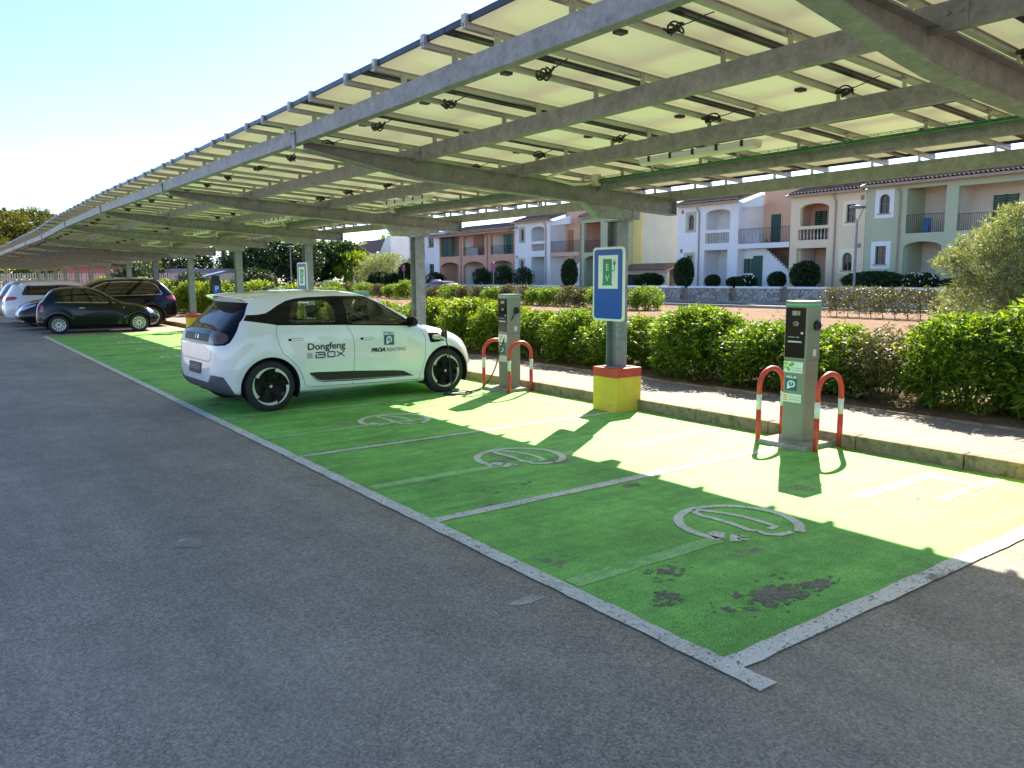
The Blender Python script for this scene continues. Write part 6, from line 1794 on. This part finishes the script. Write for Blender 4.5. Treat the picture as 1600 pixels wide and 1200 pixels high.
# --- clipped topiary in the front gardens
ball = thing('topiary', '', 'bush', (0, 0, 0), 0, 'clipped bushes in the front gardens')
R = rng(71); dd = unit(R.normal(size=(3600, 3))); P = np.array([0, 0, .5]) + dd * .5 * (R.uniform(.80, 1.0, 3600) * lump(dd, R, 9, .10))[:, None]
np_obj('foliage', leaves_mesh(P, unit(dd * .7 + R.normal(size=P.shape) * .7), R.uniform(.07, .15, 3600), R.uniform(.04, .06, 3600), R), L_DARK, ball)
obj('core', MB().lathe([(0, .06), (.25, .10), (.40, .3), (.42, .5), (.38, .72), (.22, .90), (0, .95)], 'z', n=14), plain('dark_twigs', (.012, .02, .008), .9, 0, .3), ball, smooth=True)
flw = None
tl = [((40.4, 36.3), (1.35, 1.35, 2.0), 'tall dark egg shaped clipped bush in front of the white house with the salmon terrace'), ((40.4, 33.7), (1.0, 1.0, .85), 'small round clipped bush in the opening of the white house'), ((40.4, 31.9), (1.0, 1.0, .7), 'low dark bush by the green door of the white house'), ((40.4, 30.9), (1.3, 1.3, .8), 'dark bush in front of the stair wall of the white house'),
      ((40.4, 28.6), (1.1, 1.1, 1.0), 'small ball shaped clipped bush in front of the cream house'), ((40.4, 26.6), (1.7, 1.7, 1.6), 'large dome shaped clipped bush in front of the cream house'), ((40.4, 22.2), (1.2, 3.4, .95), 'long box clipped hedge in front of the sage house, behind the lamp post'), ((40.4, 19.6), (1.2, 1.9, .85), 'low clipped bush in front of the sage house entrance'), ((40.4, 17.4), (1.2, 2.2, .6), 'low dark bush beside the feathery tree in front of the sage house'),
      ((40.4, 55.2), (1.8, 1.9, 1.6), 'dark clipped bush with pale flowers in front of the left white house'), ((40.4, 58.4), (2.0, 3.0, 1.8), 'dark spreading bush hiding the lower window of the left white house'), ((40.4, 48.8), (1.3, 1.3, 2.2), 'dark upright bush at the arch of the half hidden sage house'), ((40.6, 62.0), (1.8, 2.0, 1.6), 'round dark bush before the nearest arch of the salmon house'),
      ((40.6, 71.0), (2.0, 3.0, 1.3), 'dark bush before the far arch of the salmon house'), ((40.6, 77.5), (1.6, 1.6, 2.4), 'dark column shaped bush at the narrow white house'), ((39.6, 78.8), (2.3, 2.3, 2.2), 'round clipped bush right of the olive coloured tree'), ((39.6, 82.2), (2.6, 2.6, 2.4), 'round clipped bush just left of the no parking sign'), ((41.0, 40.3), (2.0, 2.4, 1.0), 'green bush in front of the garage')]
for i, ((x, y), s, lab) in enumerate(tl):
    if i == 0: ball.location = (x, y, GZ); ball.scale = s; ball['label'] = lab
    elif y in (55.2, 58.4, 62.0, 71.0): dup(dk, (x, y, GZ), rs.uniform(0, 6), lab, 'clipped bushes in the front gardens', (s[0] / 1.9, s[1] / 1.9, s[2] / 1.6))
    else: dup(ball, (x, y, GZ if x > 39.8 else 0), rs.uniform(0, .3), lab, scale=s)
R = rng(9)
def flowers(cx, cy, sy, h, n, label):
    d = unit(R.normal(size=(n, 3))); d[:, 0] = -np.abs(d[:, 0]); P = np.array([cx, cy, GZ + h * .5]) + d * np.array([.6, sy / 2, h * .5])
    V = leaves_mesh(P, unit(R.normal(size=P.shape)), np.full(n, .11), np.full(n, .11), R)
    tag(np_obj('flowers', V, L_FLOWER), label, 'flowers', kind='stuff')
flowers(40.4, 30.7, 1.3, .9, 40, 'white flowers on the bush by the stair wall of the white house'); flowers(40.4, 19.6, 1.9, .9, 60, 'white flowers on the low bush of the sage house'); flowers(40.4, 55.2, 1.9, 1.6, 45, 'pale flowers on the clipped bush of the left white house')
# --- trees beyond the car park
tree('large dark evergreen tree with wide low crown left of the distant sign', (30, 90, 0), [((0, 0, 3.6), (5.2, 5.2, 2.3), 1500), ((-2.5, 2, 3.2), (3, 3, 1.8), 500), ((2.5, -1, 4.3), (3, 3, 1.3), 500)], L_DARK, (2.2, .4), 101, L=.45, Wd=.22, group='trees beyond the car park')
tree('round dark green tree right of the distant sign', (38.5, 96, 0), [((0, 0, 4.0), (4.5, 4.5, 2.8), 1300), ((2, -2, 4.6), (2.6, 2.6, 1.9), 500), ((-1, 1, 2.4), (3.6, 3.6, 1.6), 500)], L_DKG, (2.2, .4), 102, L=.45, Wd=.22, group='trees beyond the car park')
tree('grey olive coloured tree in front of the angular white building', (40.8, 79.0, 0), [((0, 3.2, 2.9), (2.5, 3.6, 1.9), 900), ((0, 6.2, 2.6), (2.3, 2.8, 1.6), 600)], L_OLIVE, (1.6, .25), 103, L=.35, Wd=.05, per=8, group='trees beyond the car park')
tree('yellow green shrubby tree under the palm', (41, 91, 0), [((0, 0, 2.6), (2.6, 2.4, 2.2), 500)], L_YEL, (1.2, .2), 104, L=.4, Wd=.16, group='trees beyond the car park')
tree('green tree behind the angular white building', (57, 107, 0), [((0, 0, 6.2), (4.5, 5.5, 3.4), 900), ((2, -6, 5.4), (3.5, 4, 2.6), 500)], L_SHRUB, (3, .35), 105, L=.5, Wd=.25, group='trees beyond the car park')
def palm(label, loc, h, seed, nf=26, fl=2.3, skirt=True):
    R = rng(seed); t = thing('palm_tree', label, 'palm', loc, 0, 'palms beyond the car park'); mb = MB()
    mb.tube([(0, 0, 0), (.05, 0, h * .5), (0, 0, h)], [.28, .24, .30], 10); obj('trunk', mb, M['bark'], t, smooth=True)
    V = []
    for i in range(nf):
        a = R.uniform(0, 2 * pi); e = R.uniform(-.3, 1.2); l = fl * R.uniform(.8, 1.1); pts = []
        for k in range(12):
            s = k / 11; r = l * s; z = l * s * sin(e) - 1.0 * l * s * s * .55
            pts.append((cos(a) * r * cos(e * .6), sin(a) * r * cos(e * .6), h + z))
        P = np.array(pts)
        for k in range(1, 12):
            dv = unit((P[k] - P[k - 1])[None])[0]; sd = unit(np.cross(dv, [0, 0, 1])[None])[0]; ll = .55 * fl / 2.3 * (1 - abs(k / 11 - .45)) 
            for sg in (-1, 1):
                for q in range(2):
                    b = P[k] - dv * .1 * q; d = unit((dv * .7 + sd * sg + np.array([0, 0, -.25]))[None])
                    V.append(leaves_mesh(b[None], d, [ll], [.07], R))
    np_obj('fronds', np.concatenate(V), L_OLIVE if skirt else L_YEL, t)
    return t
palm('palm with arching grey green fronds in front of the angular white building', (44, 99.5, 0), 5.4, 201, fl=3.2)
palm('pale palm with drooping fronds between the columns behind the pay machine', (27.5, 101, 0), 6.2, 202, fl=2.6)
pines = [('pale green pine top rising highest above the far end of the carport roof', (8.2, 112, 0), 10.4, 3.4), ('rounded pine at the left edge of the photo above the carport roof', (4.2, 108, 0), 9.8, 3.6), ('pine above the carport roof just right of the highest pine', (12.5, 114, 0), 9.6, 2.6), ('low pine below the others at the left edge', (1.5, 104, 0), 7.2, 3.2)]
for i, (lab, loc, h, r) in enumerate(pines):
    tree(lab, loc, [((0, 0, h - 1.9), (r, r, 1.9), 420), ((r * .6, .3, h - 3.0), (r * .7, r * .7, 1.5), 260), ((-r * .7, -.3, h - 3.2), (r * .7, r * .7, 1.5), 260), ((0, 0, h - 4.4), (r * 1.0, r, 1.6), 240)], L_PINE, (h - 3.5, .3), 300 + i, L=.5, Wd=.16, per=8, up=.8, name='pine_tree', group='trees beyond the car park')
bk = [('dark tree behind the picket fence nearest the pay machine', (22, 100), 6.2, 3.6, L_DARK), ('yellow green tree behind the picket fence', (33.5, 108), 9.5, 4.2, L_PINE), ('dark tree between the two shade trees', (36.5, 112), 8.5, 3.8, L_DARK), ('green tree behind the red wall', (17, 99), 5.5, 3.4, L_OLIVE), ('green bushy tree left of the red wall', (7.5, 96), 5.0, 3.0, L_SHRUB), ('olive tree far left behind the picket fence', (1.0, 98), 5.5, 3.4, L_OLIVE), ('pine tree low behind the picket fence on the far left', (12, 104), 6.5, 3.8, L_PINE)]
for i, (lab, (x, y), h, r, mt) in enumerate(bk):
    tree(lab, (x, y, 0), [((0, 0, h * .62), (r, r, h * .38), 500), ((r * .5, -.5, h * .45), (r * .7, r * .7, h * .3), 250), ((-r * .5, -.5, h * .4), (r * .7, r * .7, h * .3), 250)], mt, (h * .45, .25), 400 + i, L=.42, Wd=.17, per=7, up=.5, group='trees beyond the car park')
# --- fence and red wall at the end of the car park
fn = thing('picket_fence', 'pale picket fence across the far end of the car park', 'fence', (0, 82, 0), 0)
mb = MB(); x = -12.0
while x < 27: mb.box(x, x + .11, -.02, .02, .25, 2.35 + .02 * sin(x * 7)); x += .2
obj('pickets', mb, m_wall('weathered_pickets', (.52, .46, .40)), fn)
mb = MB(); mb.box(-12, 27, .025, .07, .5, .6); mb.box(-12, 27, .025, .07, 1.8, 1.9); obj('rails', mb, bpy.data.materials['weathered_pickets'], fn)
mb = MB()
for x in np.arange(-12, 27.1, 3): mb.box(x - .05, x + .05, .075, .17, 0, 2.3)
obj('posts', mb, bpy.data.materials['weathered_pickets'], fn)
rw = thing('red_outbuilding', 'low red brown outbuilding behind the picket fence', 'building', (11.5, 88, 0), 0)
wq = MB().box(-3.6, 2.6, -1.5, 1.5, 0, 2.9); obj('wall', wq, m_wall('red_brown_render', (.42, .16, .12)), rw); obj('roof', MB().box(-3.8, 2.8, -1.7, 1.7, 2.902, 3.08), M['tile'], rw)
gw = thing('grey_shed', 'long low grey shed behind the fence beside the pay machine', 'building', (24, 92, 0), 0)
obj('wall', MB().box(-5, 6, -1.5, 1.5, 0, 2.4), m_wall('grey_render', (.42, .42, .45)), gw); obj('roof', MB().box(-5.3, 6.3, -1.8, 1.8, 2.402, 2.9), plain('grey_sheet_roof', (.22, .23, .27), .6), gw)
# --- lamp posts and street signs
lp = thing('street_lamp', 'slim grey street lamp with flat head in front of the cream house', 'street lamp', (37.2, 21.5, .12), 0, 'street lamps')
obj('post', MB().tube([(0, 0, 0), (0, 0, 4.42)], [.075, .055], 12), M['galv'], lp, smooth='auto')
mb = MB(); mb.tube([(0, 0, 4.40), (.0, .36, 5.12)], .025, 6); mb.tube([(0, 0, 4.40), (.0, -.36, 5.12)], .025, 6); obj('arms', mb, M['galv'], lp)
obj('lamp_head', MB().lathe([(0, 5.10), (.40, 5.10), (.42, 5.14), (.38, 5.22), (0, 5.26)], 'z', n=24), M['galv'], lp, smooth='auto')
for (lab, x, y) in (('thin grey lamp post in front of the large dark tree', 29.0, 82.0), ('lamp post beside the pale palm behind the pay machine', 29.0, 95.6)):
    dup(lp, (x, y, 0), label=lab)
sp = thing('no_parking_sign', 'round red and blue no parking sign on a pole left of the second column', 'sign', (33.3, 64.4, 0), 0, 'no parking signs in the street')
obj('pole', MB().tube([(0, 0, 0), (0, 0, 2.95)], .03, 8), M['galv'], sp)
obj('red_disc', fac(flat([arc(0, 2.62, .30, 0, 350, 32)], .02), -.05), plain('sign_red', (.55, .03, .04), .4), sp)
obj('blue_disc', fac(flat([arc(0, 2.62, .23, 0, 350, 32)], .006), -.064), M['signblue'], sp)
obj('red_bar', fac(ribbon([(-.17, 2.79), (.17, 2.45)], .06), -.0685), bpy.data.materials['sign_red'], sp)
dup(sp, (33.3, 86.8, 0), label='round no parking sign above the white estate car'); dup(sp, (33.3, 49.7, 0), label='round no parking sign in front of the salmon house by the white house corner')
# --- weeds in the dry field
R = rng(12); V = []
for i in range(260):
    x = R.uniform(9.5, 31); y = R.uniform(3, 60); n = 9
    B = np.array([x, y, 0]) + R.normal(size=(n, 3)) * np.array([.06, .06, 0]); d = unit(R.normal(size=(n, 3)) * .45 + np.array([0, 0, 1])); V.append(leaves_mesh(B, d, R.uniform(.08, .28, n), np.full(n, .018), R))
tag(np_obj('dry_weeds', np.concatenate(V), L_DRY), kind='stuff')
